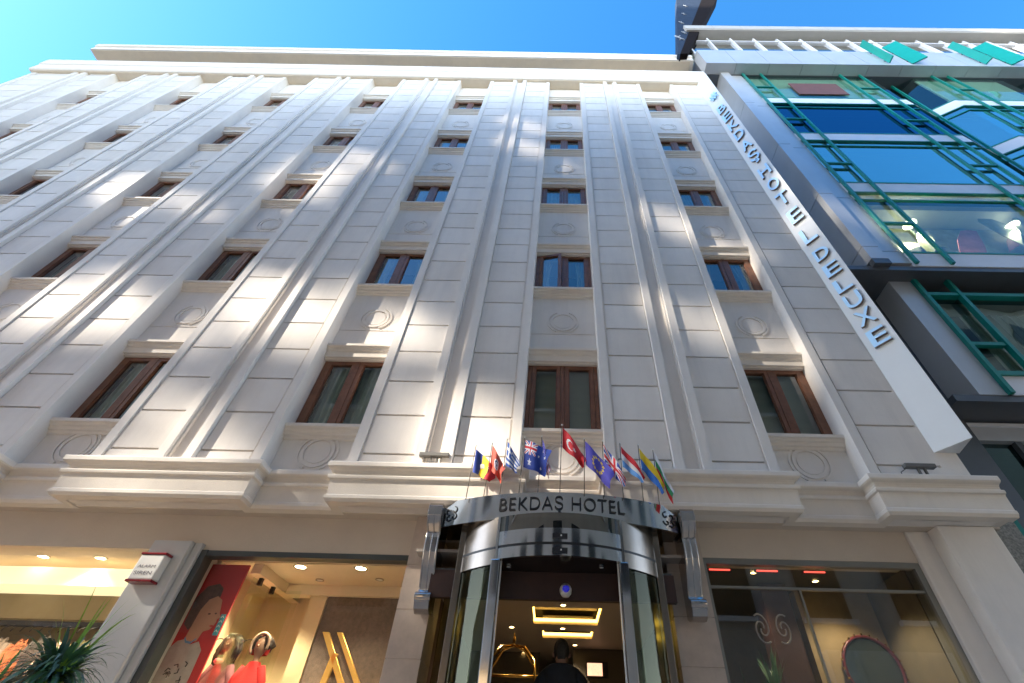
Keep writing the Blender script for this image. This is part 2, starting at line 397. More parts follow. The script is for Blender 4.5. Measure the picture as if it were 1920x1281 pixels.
mb=MB(); mb.box(4.46,5.12,.20,.9,0,2.965); mb.box(4.20,4.46,.38,.9,0,2.965); mb.build('white_pier', STUC, H, bevel=.012)
mb=MB(); mb.box(1.69,1.76,.43,.52,0,2.62); mb.box(4.13,4.20,.43,.6,0,2.62); mb.box(1.76,4.13,.43,.5,2.56,2.62); mb.box(1.76,4.13,.45,.49,2.31,2.335)
mb.box(2.735,2.755,.45,.49,0,2.31); mb.build('shop_frame', mat('steel_shop_frame',(.25,.25,.23),.35,metal=.5), H)
mb=MB(); mb.face([(-3.98,.5,.02),(-1.62,.5,.02),(-1.62,.5,2.5),(-3.98,.5,2.5)]); mb.build('shop_glass', SGL, H)
mb=MB(); mb.face([(-9.5,.5,.02),(-4.6,.5,.02),(-4.6,.5,2.56),(-9.5,.5,2.56)]); mb.build('shop_glass', SGL, H)
RSG=glass('restaurant_glass',tint=(.80,.82,.76),ior=1.5,boost=1.5,base=.06)
mb=MB(); mb.face([(1.76,.47,.02),(4.13,.47,.02),(4.13,.47,2.6),(1.76,.47,2.6)]); mb.build('shop_glass', RSG, H)
mb=MB(); mb.box(-19.6,-9.5,.42,.7,0,2.56); mb.build('shop_wall', BEAM, H)

# ---- interiors
FLOOR=mat('stone_floor',(.42,.37,.30),.3)
mb=MB(); mb.box(XL,XR,.55,3.55,-.001,.006); struct(mb.build('interior_floor', FLOOR))
def room(x0,x1,y0,y1,zc,wallm,ceilm,name='shop_interior'):
    m=MB(); m.box(x0,x0+.05,y0,y1,0,zc,0); m.box(x1-.05,x1,y0,y1,0,zc,0); m.box(x0+.05,x1-.05,y1-.05,y1,0,zc,0); m.box(x0,x1,y0,y1,zc+.002,zc+.05,1)
    return m.build(name,[wallm,ceilm],H)
OLIVE=mat('olive_wall',(.36,.31,.20),.7)
room(-9.5,-4.62,.8,3.5,2.60,OLIVE,CREAM)
room(-4.05,-1.64,.76,3.4,2.55,BEIGE,CREAM)
mb=MB(); mb.box(-9.4,-4.7,.95,1.35,2.30,2.50); mb.build('light_bulkhead', mat('lit_cream_panel',(.9,.78,.52),.5,var=.02,emit=(1,.80,.48),estr=.16), H)  # weak emission painted in for lamplight on the cream face
mb=MB(); mb.box(-9.4,-4.7,1.9,2.3,2.15,2.60); mb.build('bulkhead', OLIVE, H)
def downlight(x,y,z,r=.055,par=None,glow=LAMPW):
    m=MB(); n=20
    m.prism([(x+r*cos(2*pi*i/n),y+r*sin(2*pi*i/n),z-.006) for i in range(n)],(0,0,.005),0)
    for i in range(n):
        a,b=2*pi*i/n,2*pi*(i+1)/n
        m.prism([(x+r*1.02*cos(a),y+r*1.02*sin(a),z-.012),(x+r*1.35*cos(a),y+r*1.35*sin(a),z-.012),(x+r*1.35*cos(b),y+r*1.35*sin(b),z-.012),(x+r*1.02*cos(b),y+r*1.02*sin(b),z-.012)],(0,0,.011),1)
    return m.build('downlight',[glow,CHROME],par or H)
def spot(x,y,z,e,col=(1,.80,.52),ang=120):
    l=bpy.data.lights.new('lamp','SPOT'); l.energy=e*.95; l.color=col; l.spot_size=radians(ang); l.spot_blend=.6; l.shadow_soft_size=.06
    o=bpy.data.objects.new('lamp',l); S.collection.objects.link(o); o.location=(x,y,z-.03)
for x in (-6.31,-5.59,-4.98): downlight(x,.86,2.60); 
for x in (-8.2,-7.0,-5.6): spot(x,.78,2.57,24); downlight(x,1.62,2.6,.04)
spot(-6.4,2.6,2.1,16); spot(-5.2,1.6,2.55,14)
for x,y in ((-3.07,.84),(-2.33,.84)): downlight(x,y,2.55,.06); spot(x,y,2.54,13)
for x,y in ((-3.01,1.33),(-2.21,1.25)): downlight(x,y,2.55,.04,glow=PLAST)
for x in (-3.75,-3.35): spot(x,1.1,2.38,20)
# shop two fittings: dropped ceiling on the left, column, textured wall, glass screen
mb=MB(); mb.box(-3.62,-3.50,.80,2.0,2.44,2.55); mb.box(-3.5,-1.7,1.55,1.72,2.43,2.55); mb.build('bulkhead', CREAM, H)
mb=MB(); mb.box(-4.0,-3.15,2.0,2.1,0,2.55); mb.box(-3.17,-2.96,1.6,2.1,0,2.45); mb.build('beige_column', BEIGE, H)
WEAVE=mat('woven_brown_wall',(.13,.095,.075),.7,var=.25,scale=22,bump=.6,bscale=140)
mb=MB(); mb.box(-2.95,-1.7,1.62,1.72,0,2.43)
mb.build('textured_wall', WEAVE, H)
mb=MB(); mb.box(-3.56,-3.55,.8,1.9,.02,2.40,0); mb.box(-3.55,-3.18,1.30,1.31,.02,2.40,0)
for y in (.95,1.28): mb.box(-3.575,-3.535,y,y+.05,2.36,2.44,1)
tag(mb.build('glass_screen',[glass('screen_glass',tint=(.95,.98,.93),ior=1.2,boost=.5,base=.01),BLACK]), 'frameless clear glass screen with black ceiling clips beside the red poster','glass screen')
# poster of a girl (flat print)
pt=thing('poster','large red photo poster of a girl in a grey shirt behind shop glass','poster',(-3.83,.7,0))
RED=mat('poster_red',(.42,.02,.02),.5); SKIN=mat('poster_skin',(.42,.22,.14),.6,var=.1); HAIR=mat('poster_hair',(.10,.05,.035),.6,var=.3,scale=20); SHIRT=mat('poster_shirt',(.36,.33,.31),.7,var=.12,scale=12)
PY=.70
mb=MB(); mb.box(-4.08,-3.60,PY,PY+.02,.3,2.50); mb.build('poster_sheet', RED, pt)
def blob(cx,cz,pts,d,m,name,par=pt,vec=.001):
    b=MB(); b.prism([(cx+x,PY-d,cz+z) for x,z in pts],(0,vec,0)); return b.build(name,m,par)
def oval(rx,rz,n=28,k=0): return [(rx*cos(2*pi*i/n)+k*sin(2*pi*i/n)*rz, rz*sin(2*pi*i/n)) for i in range(n)]
blob(-3.87,2.04,[(-.16,-.16),(-.17,.10),(-.10,.22),(.02,.25),(.09,.20),(.10,.10),(.05,.02),(.0,-.02),(-.04,-.12),(-.08,-.22)],.004,HAIR,'printed_hair')
blob(-3.82,2.00,[(-.10,.02),(-.06,.12),(.02,.16),(.09,.12),(.115,.04),(.13,-.01),(.16,-.05),(.13,-.07),(.135,-.10),(.125,-.13),(.10,-.17),(.04,-.19),(.02,-.28),(-.12,-.28),(-.11,-.10)],.007,SKIN,'printed_face')
blob(-3.80,1.98,oval(.016,.008),.010,HAIR,'printed_eye'); blob(-3.73,1.985,oval(.013,.008),.010,HAIR,'printed_eye')
blob(-3.715,1.865,oval(.022,.008),.010,RED,'printed_mouth'); blob(-3.905,1.95,oval(.02,.035),.010,SKIN,'printed_ear')
blob(-3.85,1.50,[(-.22,-.5),(-.23,.12),(-.15,.22),(-.07,.24),(.0,.19),(.08,.22),(.15,.14),(.16,-.1),(.13,-.5)],.009,SHIRT,'printed_shirt')
blob(-3.88,1.725,[(-.06,.02),(-.03,-.02),(.03,-.03),(.07,.01),(.07,.025),(.03,-.01),(-.03,-.0),(-.055,.035)],.012,mat('poster_blue',(.08,.25,.45),.6),'printed_collar')
b=MB()
for k in range(14):
    x=-3.93+random.random()*.18; z=1.25+random.random()*.3; a=random.random()*3
    b.tube([(x,PY-.011,z),(x+.03*cos(a),PY-.011,z+.03*sin(a)),(x+.05*cos(a+.8),PY-.011,z+.05*sin(a+.8))],.005,5)
b.build('printed_pattern', BLACK, pt)
b=MB(); b.box(-3.66,-3.61,PY-.012,PY-.004,1.78,1.98)
for k in range(4): b.tube([(-3.65,PY-.013,1.81+k*.045),(-3.635,PY-.013,1.83+k*.045),(-3.62,PY-.013,1.81+k*.045)],.004,5,1)
b.build('printed_patch',[mat('poster_teal',(.06,.30,.38),.6),PLAST],pt)
# gold zigzag sign on the brown wall
gt=thing('gold_letter_sign','large gold metal letter shape on the brown woven wall','sign',(-2.5,1.6,1.5))
b=MB()
def bar(p,q,wd,y0=1.56,y1=1.60):
    p,q=Vector(p),Vector(q); 
    b.prism([(p.x,y0,p.y),(p.x+wd,y0,p.y),(q.x+wd,y0,q.y),(q.x,y0,q.y)],(0,y1-y0,0))
bar((-2.78,.9),(-2.66,1.80),.075); bar((-2.86,2.02),(-2.20,1.10),.085); bar((-2.68,2.02),(-2.05,1.18),.075)
b.build('gold_letter', mat('gold_leaf',(.80,.48,.12),.28,metal=.9,var=.12,emit=(1,.5,.1),estr=.03), gt, bevel=.006)

# child mannequins hung with coats (display figures)
def mannequin(x,y,coat,hair,label,hood=None):
    t=thing('mannequin',label,'mannequin',(x,y,0),'child mannequins in the shop window')
    m=MB(); m.lathe([(.0,1.86),(.03,1.855),(.055,1.83),(.068,1.79),(.066,1.75),(.055,1.71),(.038,1.68),(.032,1.65),(.034,1.62),(.05,1.60)],(x,y,0),20)
    m.tube([(x-.07,y,1.55),(x-.13,y-.01,1.42),(x-.145,y-.04,1.28)],[.04,.033,.028],10); m.tube([(x+.07,y,1.55),(x+.13,y-.01,1.42),(x+.145,y-.04,1.28)],[.04,.033,.028],10)
    m.tube([(x,y,1.62),(x,y,1.3),(x-.0,y,1.1)],[.05,.085,.08],12); m.tube([(x-.05,y,1.1),(x-.05,y,.55)],[.05,.035],10); m.tube([(x+.05,y,1.1),(x+.05,y,.55)],[.05,.035],10)
    m.box(x-.2,x+.2,y-.12,y+.12,.50,.55); m.box(x-.02,x+.02,y-.02,y+.02,0,.5)
    m.box(x-.018,x+.018,y-.068,y-.06,1.735,1.745); m.tube([(x,y-.064,1.775),(x,y-.08,1.755)],[.006,.010],8)
    m.build('body', mat('mannequin_skin',(.30,.18,.12),.5), t)
    c=MB(); c.grid(lambda u,v:(x+(.06+.10*min(1,v*2.2)+.05*v)*cos(2*pi*u)*(1+.05*sin(9*u*2*pi)*v), y+(.05+.06*min(1,v*2)+.03*v)*sin(2*pi*u), 1.62-.52*v), 40, 12)
    for sg in (-1,1): c.tube([(x+sg*.085,y,1.57),(x+sg*.15,y-.01,1.44),(x+sg*.165,y-.04,1.27)],[.048,.05,.052],14)
    c.build('coat', coat, t)
    h=MB()
    if hood:
        h.grid(lambda u,v:(x+.098*sin(v*pi*.62+.12)*cos(u*pi*1.35-.55), y+.02+.085*sin(v*pi*.62+.12)*sin(u*pi*1.35-.55), 1.79+.105*cos(v*pi*.62+.12)+(-.05*v)), 22, 12)
        h.build('hood', coat, t)
        k=MB(); k.tube([(x+.095*cos(a),y-.045,1.775+.115*sin(a)) for a in [pi*i/18-.4 for i in range(26)]],.016,8); k.build('hood_trim', mat('fur_trim',(.30,.22,.16),.95,var=.4,scale=60), t)
    k=MB(); rnd=random.Random(int(x*100))
    if not hood:
        k.grid(lambda u,v:(x+(.074+.030*min(1,v*1.6)+.006*sin(u*50+v*9))*cos(-.75+u*(pi+1.5)), y+.012+(.074+.02*v+.006*sin(u*44))*sin(-.75+u*(pi+1.5)), 1.87-.42*v+.012*sin(u*37)), 60, 10)
        k.grid(lambda u,v:(x+.078*sin(v*pi/2)*cos(2*pi*u), y+.008+.078*sin(v*pi/2)*sin(2*pi*u), 1.87+.012*cos(v*pi/2)), 24, 4)
    for i in range(46):
        a=rnd.uniform(-.75,pi+.75); r=.078; l=rnd.uniform(.16,.34) if not hood else rnd.uniform(.04,.10)
        p0=Vector((x+.045*cos(a),y+.03*sin(a),1.865)); p1=Vector((x+r*cos(a)*1.05,y+.02+r*sin(a),1.82)); p2=p1+Vector((rnd.uniform(-.02,.05)*cos(a),0,-l*.5)); p3=p2+Vector((rnd.uniform(-.03,.03),-.01,-l*.5))
        k.tube([p0,p1,p2,p3],[.022,.030,.024,.006],6)
    k.build('hair', hair, t)
    return t
DHAIR=mat('dark_curly_hair',(.02,.013,.01),.55,var=.4,scale=40)
mt=mannequin(-3.66,1.12,mat('mauve_coat',(.17,.06,.07),.8,var=.2,scale=15),DHAIR,'child mannequin with long dark hair in a mauve coat with pink flower')
b=MB(); b.lathe([(0,.03),(.035,.025),(.05,0),(.035,-.02),(0,-.025)],(-3.665,1.02,1.60),14); b.build('pink_flower', mat('pink_cloth',(.65,.10,.16),.8), mt)
mt=mannequin(-3.31,1.12,mat('red_coat',(.55,.02,.02),.75,var=.15,scale=15),DHAIR,'child mannequin in a bright red hooded coat',hood=True)
for sx in (-.07,.07):
    b=MB(); b.box(-3.31+sx-.025,-3.31+sx+.025,.985,1.0,1.34,1.38); b.build('coat_patch', BLACK, mt)
for x in (-3.80,-3.46):
    b=MB(); b.tube([(x+.10*cos(a),1.10,1.70+.13*sin(a)) for a in [pi*i/16+.15 for i in range(17)]],.005,6)
    b.tube([(x-.10,1.10,1.72),(x-.13,1.10,1.4),(x-.12,1.10,1.0)],.005,6)
    tag(b.build('wire_hoop', mat('dark_wire',(.05,.045,.03),.4,metal=.6)),'thin wire hoop standing left of the '+('dark haired' if x<-3.6 else 'red hooded')+' mannequin','display hoop','wire hoops beside the mannequins')

# shop one: rails, garments
rl=thing('clothes_rail','black clothes rail with hooks across the left shop','clothes rail',(-6.8,1.4,0))
b=MB(); b.box(-8.4,-5.35,1.40,1.44,1.96,2.02)
for i in range(26): x=-8.3+i*.115; b.tube([(x,1.40,1.97),(x,1.30,1.93),(x,1.28,1.88)],.006,6)
b.build('rail', BLACK, rl)
b=MB(); b.box(-8.38,-8.34,1.40,1.44,0,1.96); b.box(-5.41,-5.37,1.40,1.44,0,1.96); b.build('rail_post', BLACK, rl)
gc=[('dark brown',(.09,.05,.04)),('bright red',(.45,.02,.02)),('tan',(.45,.28,.14)),('black',(.015,.015,.018)),('dusty brown',(.18,.12,.10)),('camel',(.40,.24,.10)),('plum',(.12,.03,.06)),('grey brown',(.16,.13,.11)),('rust',(.28,.09,.04)),('charcoal',(.05,.045,.045)),('pale pink',(.6,.35,.30)),('olive',(.12,.11,.05))]
order=['at the far left end of the rail','second along the rail','third along the rail','fourth along the rail','fifth along the rail','sixth along the rail','seventh along the rail','eighth along the rail','ninth along the rail','tenth along the rail','eleventh along the rail','last on the rail, nearest the grey pier']
for i,(cn,cc) in enumerate(gc):
    x=-8.1+i*.235; wdt=.11; top=1.84-random.random()*.06; sd=random.random()*6
    b=MB(); b.grid(lambda u,v:(x+wdt*(.35+.65*min(1,v*4))*cos(2*pi*u)*(1+.12*sin(u*2*pi*7+sd)*v), 1.28+.075*(.4+.6*min(1,v*3))*sin(2*pi*u)*(1+.15*cos(u*2*pi*5+sd)), top-.72*v+.015*sin(u*2*pi*3+sd)), 42, 14)
    for sg in (-1,1): b.tube([(x+sg*.08,1.28,top-.05),(x+sg*.13,1.26,top-.25),(x+sg*.13,1.25,top-.48)],[.035,.045,.04],10)
    tag(b.build('hanging_garment', mat('cloth_'+cn.replace(' ','_'),tuple(min(.8,q*1.7) for q in cc),.85,var=.3,scale=14,bump=.4,bscale=30)),cn+' coat '+order[i]+' in the left shop','garment','garments on the shop rail')
t=thing('wicker_bag','round tan straw bag hanging low in the left shop','bag',(-6.6,1.0,1.5)); b=MB()
b.lathe([(0,-.12),(.08,-.11),(.115,-.05),(.12,.02),(.10,.08),(.085,.10)],(-6.62,1.02,1.56),22); b.build('bag_body', mat('straw',(.55,.32,.12),.8,var=.35,scale=50,bump=.8,bscale=90), t)
b=MB(); b.tube([(-6.62+.09*cos(a),1.02,1.64+.10*sin(a)) for a in [pi*i/12 for i in range(13)]],.010,8); b.build('bag_handle', mat('straw_dark',(.28,.15,.06),.8), t)

# ------------------------------------------------------------ lobby
room(-1.55,1.66,1.4,7.0,2.78,BRWN,DARK)
LOBC=mat('grey_brown_ceiling',(.42,.37,.33),.5,var=.04)
mb=MB(); X0,X1=-1.5,1.6
def ceil_rect(a,b,c,d): mb.box(a,b,c,d,2.50,2.53)
ceil_rect(X0,X1,.12,2.1); ceil_rect(X0,-.27,2.1,3.0); ceil_rect(.71,X1,2.1,3.0); ceil_rect(X0,X1,3.0,3.4); ceil_rect(X0,-.14,3.4,3.87); ceil_rect(.68,X1,3.4,3.87); ceil_rect(X0,X1,3.87,7)
mb.build('lobby_ceiling', LOBC, H)
mb=MB()
for (a,b,c,d) in ((-.27,.71,2.1,3.0),(-.14,.68,3.4,3.87)):
    mb.box(a,a+.02,c,d,2.535,2.575); mb.box(b-.02,b,c,d,2.535,2.575); mb.box(a+.02,b-.02,d-.02,d,2.535,2.575)
mb.build('cove_lights', COVE, H)
for (a,b,c,d) in ((-.27,.71,2.1,3.0),(-.14,.68,3.4,3.87)):
    mb=MB(); mb.box(a,b,c,d,2.70,2.72); mb.build('cove_recess', LOBC, H)
for x,y in ((.16,1.95),(-.86,2.45),(-.62,3.2),(.18,3.2),(1.2,3.2),(.42,4.3),(-.5,5.0)): downlight(x,y,2.50,.035,glow=emis('warm_lamp',(1,.66,.25),4))
spot(.2,1.9,2.5,14); spot(-.8,2.5,2.5,14); spot(.3,4.3,2.5,10); spot(.8,3.2,2.5,6)
mb=MB(); mb.box(-1.27,1.27,.06,.12,2.04,2.30); mb.build('lobby_header', BRWN, H)
mb=MB(); mb.box(-1.27,1.27,.13,.75,2.30,2.34); mb.build('header_soffit', PANELD, H)
dc=thing('dome_camera','small white dome camera with blue lens on the dark header above the door','camera',(.14,.04,2.14))
b=MB(); b.grid(lambda u,v:(.14+(.062-.012*v)*cos(2*pi*u), .055-.06*v, 2.13+(.062-.012*v)*sin(2*pi*u)),24,4); b.lathe([(0,-.09),(.035,-.085),(.055,-.06),(.06,-.02),(.05,.01),(0,.02)],(.14,.0,2.14),20)
b.build('camera_body', PLAST, dc)
b=MB(); b.lathe([(0,-.035),(.02,-.03),(.034,-.012),(.038,.0),(.03,.02),(0,.03)],(.14,-.062,2.112),18); b.build('lens', mat('blue_lens',(.01,.01,.10),.08,emit=(.05,.05,.9),estr=.05), dc)
# wall screen
t=thing('wall_screen','small lit picture screen on the lobby back wall','screen',(.8,4.6,2.17))
b=MB(); b.box(.62,1.0,4.55,4.6,2.08,2.30); b.build('screen_frame', BLACK, t)
b=MB(); b.box(.64,.90,4.535,4.549,2.10,2.28); b.build('screen_picture', mat('picture_glow',(.5,.28,.18),.5,var=.5,scale=9,emit=(.9,.45,.28),estr=.3), t)
mb=MB(); mb.box(.4,1.6,4.6,4.7,0,2.5); mb.box(-1.5,-.2,5.0,5.1,0,2.5); mb.build('lobby_partition', mat('lobby_wall',(.10,.085,.07),.5), H)
# brass luggage cart
t=thing('luggage_cart','brass birdcage luggage cart standing in the lobby left of the man','luggage cart',(-.5,2.2,0))
b=MB(); b.box(-.85,-.15,1.9,2.5,.18,.26); b.build('platform', BRWN, t)
for (dx,dy) in ((-.3,-.25),(.3,-.25),(-.3,.25),(.3,.25)):
    b=MB(); b.tube([(-.5+dx,2.2+dy,.26),(-.5+dx*1.1,2.2+dy,1.5),(-.5+dx*.95,2.2+dy*.9,1.85),(-.5+dx*.5,2.2+dy*.4,2.02),(-.5,2.2,2.06)],.018,10); b.build('hoop', GOLD, t)
    b=MB(); b.lathe([(0,-.05),(.05,-.04),(.06,0),(.05,.04),(0,.05)],(-.5+dx,2.2+dy,.10),16); b.build('wheel', BLACK, t)
b=MB(); b.tube([(-.85,2.2,1.72),(-.15,2.2,1.72)],.016,10); b.build('hanging_bar', GOLD, t)
b=MB(); b.lathe([(0,-.05),(.02,-.04),(.012,.0),(.02,.03),(.012,.08),(.004,.12),(0,.13)],(-.5,2.2,2.08),14); b.build('finial', GOLD, t)

# the man in the doorway, seen from behind (one skinned body)
def skin_obj(name, verts, edges, radii, m, parent, sub=2):
    me=bpy.data.meshes.new(name); me.from_pydata(verts,edges,[]); me.materials.append(m)
    o=bpy.data.objects.new(name,me); S.collection.objects.link(o)
    if parent: o.parent=parent; o.location = -parent.location if parent.type=='EMPTY' else (0,0,0)
    sk=o.modifiers.new('skin','SKIN'); sk.use_smooth_shade=True
    for i,r in enumerate(radii):
        me.skin_vertices[0].data[i].radius = r if isinstance(r,tuple) else (r,r)
    me.skin_vertices[0].data[0].use_root=True
    ss=o.modifiers.new('sub','SUBSURF'); ss.levels=sub; ss.render_levels=sub
    return o
px,py=.115,.75
man=thing('person','man seen from behind in a dark jacket with short dark hair, standing in the doorway','person',(px,py,0))
V=[(0,0,.98),(0,0,1.15),(0,.0,1.34),(0,.01,1.49),(0,.01,1.56),(0,.0,1.62),(0,-.01,1.70),(0,-.01,1.78),
   (-.12,.01,1.50),(-.20,.01,1.46),(-.25,.02,1.20),(-.24,-.05,.95),(.12,.01,1.50),(.20,.01,1.46),(.25,.02,1.20),(.24,-.05,.95),
   (-.10,0,.92),(-.10,0,.50),(-.10,.02,.09),(-.10,-.0,.04),(-.10,.17,.03),(.10,0,.92),(.10,0,.50),(.10,.02,.09),(.10,0,.04),(.10,.17,.03)]
E_=[(0,1),(1,2),(2,3),(3,4),(4,5),(5,6),(6,7),(3,8),(8,9),(9,10),(10,11),(3,12),(12,13),(13,14),(14,15),(0,16),(16,17),(17,18),(18,19),(19,20),(0,21),(21,22),(22,23),(23,24),(24,25)]
Rr=[(.16,.11),(.15,.10),(.17,.11),(.13,.09),.06,.062,(.082,.095),(.055,.065),(.075,.07),.062,.045,.032,(.075,.07),.062,.045,.032,.085,.055,.045,.045,.03,.085,.055,.045,.045,.03]
hands=[]
for sg,base in ((-1,11),(1,15)):
    wx,wy,wz=V[base]; V.append((wx,wy-.005,wz-.06)); E_.append((base,len(V)-1)); Rr.append((.022,.034)); pm=len(V)-1
    for k in range(4):
        fx=wy-.045+k*.022; L=(.065,.075,.07,.055)[k]
        V.append((wx-sg*.004,fx,wz-.10)); E_.append((pm,len(V)-1)); Rr.append(.009)
        V.append((wx-sg*.012,fx,wz-.10-L*.55)); E_.append((len(V)-2,len(V)-1)); Rr.append(.0085)
        V.append((wx-sg*.024,fx,wz-.10-L)); E_.append((len(V)-2,len(V)-1)); Rr.append(.0075)
    V.append((wx-sg*.02,wy+.0-.045,wz-.055)); E_.append((pm,len(V)-1)); Rr.append(.010)
    V.append((wx-sg*.03,wy-.065,wz-.085)); E_.append((len(V)-2,len(V)-1)); Rr.append(.009)
V=[(px+x,py+y,z) for x,y,z in V]
body=skin_obj('body',V,E_,Rr,mat('skin',(.35,.19,.13),.6,var=.08),man)
CLOTH=mat('navy_jacket',(.03,.033,.045),.85,var=.25,scale=9,bump=.5,bscale=40)
JV=[(0,0,.90),(0,0,1.05),(0,0,1.20),(0,0,1.36),(0,.01,1.49),(0,.01,1.625),(-.13,.01,1.51),(-.215,.01,1.45),(-.27,.02,1.20),(-.26,-.04,.99),(.13,.01,1.51),(.215,.01,1.45),(.27,.02,1.20),(.26,-.04,.99)]
JE=[(0,1),(1,2),(2,3),(3,4),(4,5),(4,6),(6,7),(7,8),(8,9),(4,10),(10,11),(11,12),(12,13)]
JR=[(.20,.15),(.19,.14),(.195,.14),(.21,.145),(.16,.12),(.078,.080),(.10,.10),(.088,.095),.068,.056,(.10,.10),(.088,.095),.068,.056]
skin_obj('jacket',[(px+x,py+y,z) for x,y,z in JV],JE,JR,CLOTH,man)
TV=[(0,0,.95),(-.10,0,.88),(-.11,0,.5),(-.11,.02,.10),(.10,0,.88),(.11,0,.5),(.11,.02,.10)]
skin_obj('trousers',[(px+x,py+y,z) for x,y,z in TV],[(0,1),(1,2),(2,3),(0,4),(4,5),(5,6)],[(.17,.12),.105,.08,.07,.105,.08,.07],mat('dark_trousers',(.03,.03,.035),.85),man)
b=MB(); b.grid(lambda u,v:(px+(.072+.006*sin(u*40))*sin(pi*(.04+.72*v))*cos(2*pi*u)*1.08, py-.012+(.100)*sin(pi*(.04+.72*v))*sin(2*pi*u), 1.735+.115*cos(pi*(.04+.72*v))+(.05*v if .1<u<.4 else 0)), 48, 14)
b.build('hair', mat('short_dark_hair',(.05,.042,.036),.6,var=.4,scale=60,bump=.8,bscale=120), man)
for sg in (-1,1):
    b=MB(); b.lathe([(0,-.03),(.012,-.022),(.016,0),(.013,.02),(0,.03)],(px+sg*.083,py-.0,1.70),10); b.build('ear', MC['skin'], man)
b=MB(); b.tube([(px,py+.075,1.715),(px,py+.105,1.69),(px,py+.088,1.675)],[.010,.014,.008],8); b.build('nose', MC['skin'], man)
b=MB(); b.box(px-.022,px+.022,py+.078,py+.088,1.645,1.652); b.build('mouth', mat('lips',(.3,.1,.08),.5), man)
for sg in (-1,1):
    b=MB(); b.lathe([(0,-.009),(.012,-.004),(.012,.004),(0,.009)],(px+sg*.03,py+.078,1.718),10); b.build('eye', BLACK, man)

# ------------------------------------------------------------ entrance canopy with curved glass door drum
E=thing('entrance_canopy','curved polished steel entrance canopy with black hotel lettering over the glass doors','canopy',(.07,0,0))
CX=.07
def arcF(a,r=2.80,cy=2.47): return (CX+r*sin(a), cy-r*cos(a))
AM=math.asin(1.325/2.80)
def arc_wall(mb,r,cy,a0,a1,z0,z1,th,n=48,m=0):
    for side,rr in ((0,r),(1,r-th)):
        mb.grid(lambda u,v:(*arcF(a0+(a1-a0)*u,rr,cy), z0+(z1-z0)*v), n, 1, m)
    for z in (z0,z1):
        mb.grid(lambda u,v:(*arcF(a0+(a1-a0)*u,r-th*v,cy), z), n, 1, m, sm=False)
    for a in (a0,a1):
        mb.grid(lambda u,v:(*arcF(a,r-th*u,cy), z0+(z1-z0)*v), 1, 1, m, sm=False)
b=MB(); arc_wall(b,2.80,2.47,-AM,AM,2.72,3.0,.03); b.build('fascia', CHROME, E)
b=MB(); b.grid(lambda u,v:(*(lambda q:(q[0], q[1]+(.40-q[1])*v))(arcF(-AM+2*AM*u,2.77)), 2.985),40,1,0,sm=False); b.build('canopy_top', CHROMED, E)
# soffit and side lights
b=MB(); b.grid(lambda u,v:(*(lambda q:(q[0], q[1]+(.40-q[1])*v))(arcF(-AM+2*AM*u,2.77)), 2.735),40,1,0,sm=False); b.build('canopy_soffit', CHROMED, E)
for x,y in ((-.62,-.10),(.07,-.36+.12),(.72,-.10)): downlight(x,y,2.732,.035,par=E,glow=PLAST)
# drum
RD,CY=1.43,1.0
def aD(x): return math.asin((x-CX)/RD)
a1=aD(CX+.64); a2=aD(CX+1.05)
b=MB(); arc_wall(b,RD,CY,-a1,a1,2.43,2.57,.04,30); b.build('drum_ring', CHROME, E)
b=MB(); arc_wall(b,RD,CY,-a1,a1,2.30,2.405,.04,30); b.build('drum_ring', CHROME, E)
b=MB(); arc_wall(b,RD-.004,CY,-a2,a2,2.405,2.43,.05,40); b.build('drum_joint', BLACK, E)
BRZ=glass('bronze_glass',tint=(.30,.25,.2),ior=1.6,gloss=(.75,.7,.62),boost=1.6,base=.2)
b=MB(); arc_wall(b,RD-.012,CY,-a1,a1,2.57,2.735,.02,30); b.build('bronze_panel', BRZ, E)
for sg in (-1,1):
    lo,hi=sorted((sg*a1,sg*a2))
    b=MB(); arc_wall(b,RD-.005,CY,lo,hi,2.43,2.735,.02,16); b.build('side_panel', mat('bronze_metal',(.26,.22,.18),.22,metal=.9,var=.15), E)
    b=MB(); arc_wall(b,RD-.003,CY,lo,hi,2.26,2.405,.03,16); b.build('side_rail', MC['bronze_metal'], E)
    b=MB(); arc_wall(b,RD-.02,CY,lo,hi,.02,2.26,.012,16); b.build('curved_glass', CGL, E)
    x,y=arcF(sg*a1,RD,CY); 
    b=MB(); b.box(x-.012,x+.012,y-.012,y+.02,0,2.735); b.build('drum_post', CHROME, E)
    b=MB(); x,y=arcF(sg*(a1-.0),RD,CY); b.prism([(x-.045,y-.01,0),(x+.045,y-.02,0),(x+.045,y+.03,0),(x-.045,y+.03,0)],(0,0,2.30)); b.build('door_stile', CHROME, E, bevel=.008)
    b=MB(); xx=x-sg*.055; b.prism([(xx-.006,y+.03,0),(xx+.006,y+.03,0),(xx+.006,y+.06,0),(xx-.006,y+.06,0)],(0,0,2.30)); b.build('door_edge', PLAST, E)
    x,y=arcF(sg*a2,RD,CY)
    b=MB(); b.box(x-.035,x+.035,y-.02,.42,0,2.735); b.build('side_post', MC['bronze_metal'], E, bevel=.006)
    # inner curved glass leaf of the revolving drum
    b=MB(); b.grid(lambda u,v:(*arcF(sg*(a2+.02+.5*u),RD-.1,CY), .02+2.26*v),14,1); b.build('inner_glass', CGL, E)
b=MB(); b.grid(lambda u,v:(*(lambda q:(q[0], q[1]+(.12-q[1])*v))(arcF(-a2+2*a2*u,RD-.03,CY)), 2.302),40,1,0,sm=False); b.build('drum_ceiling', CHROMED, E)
for x,y in ((.5,-.15),(-.45,-.1)): downlight(x,y,2.30,.02,par=E,glow=PLAST)
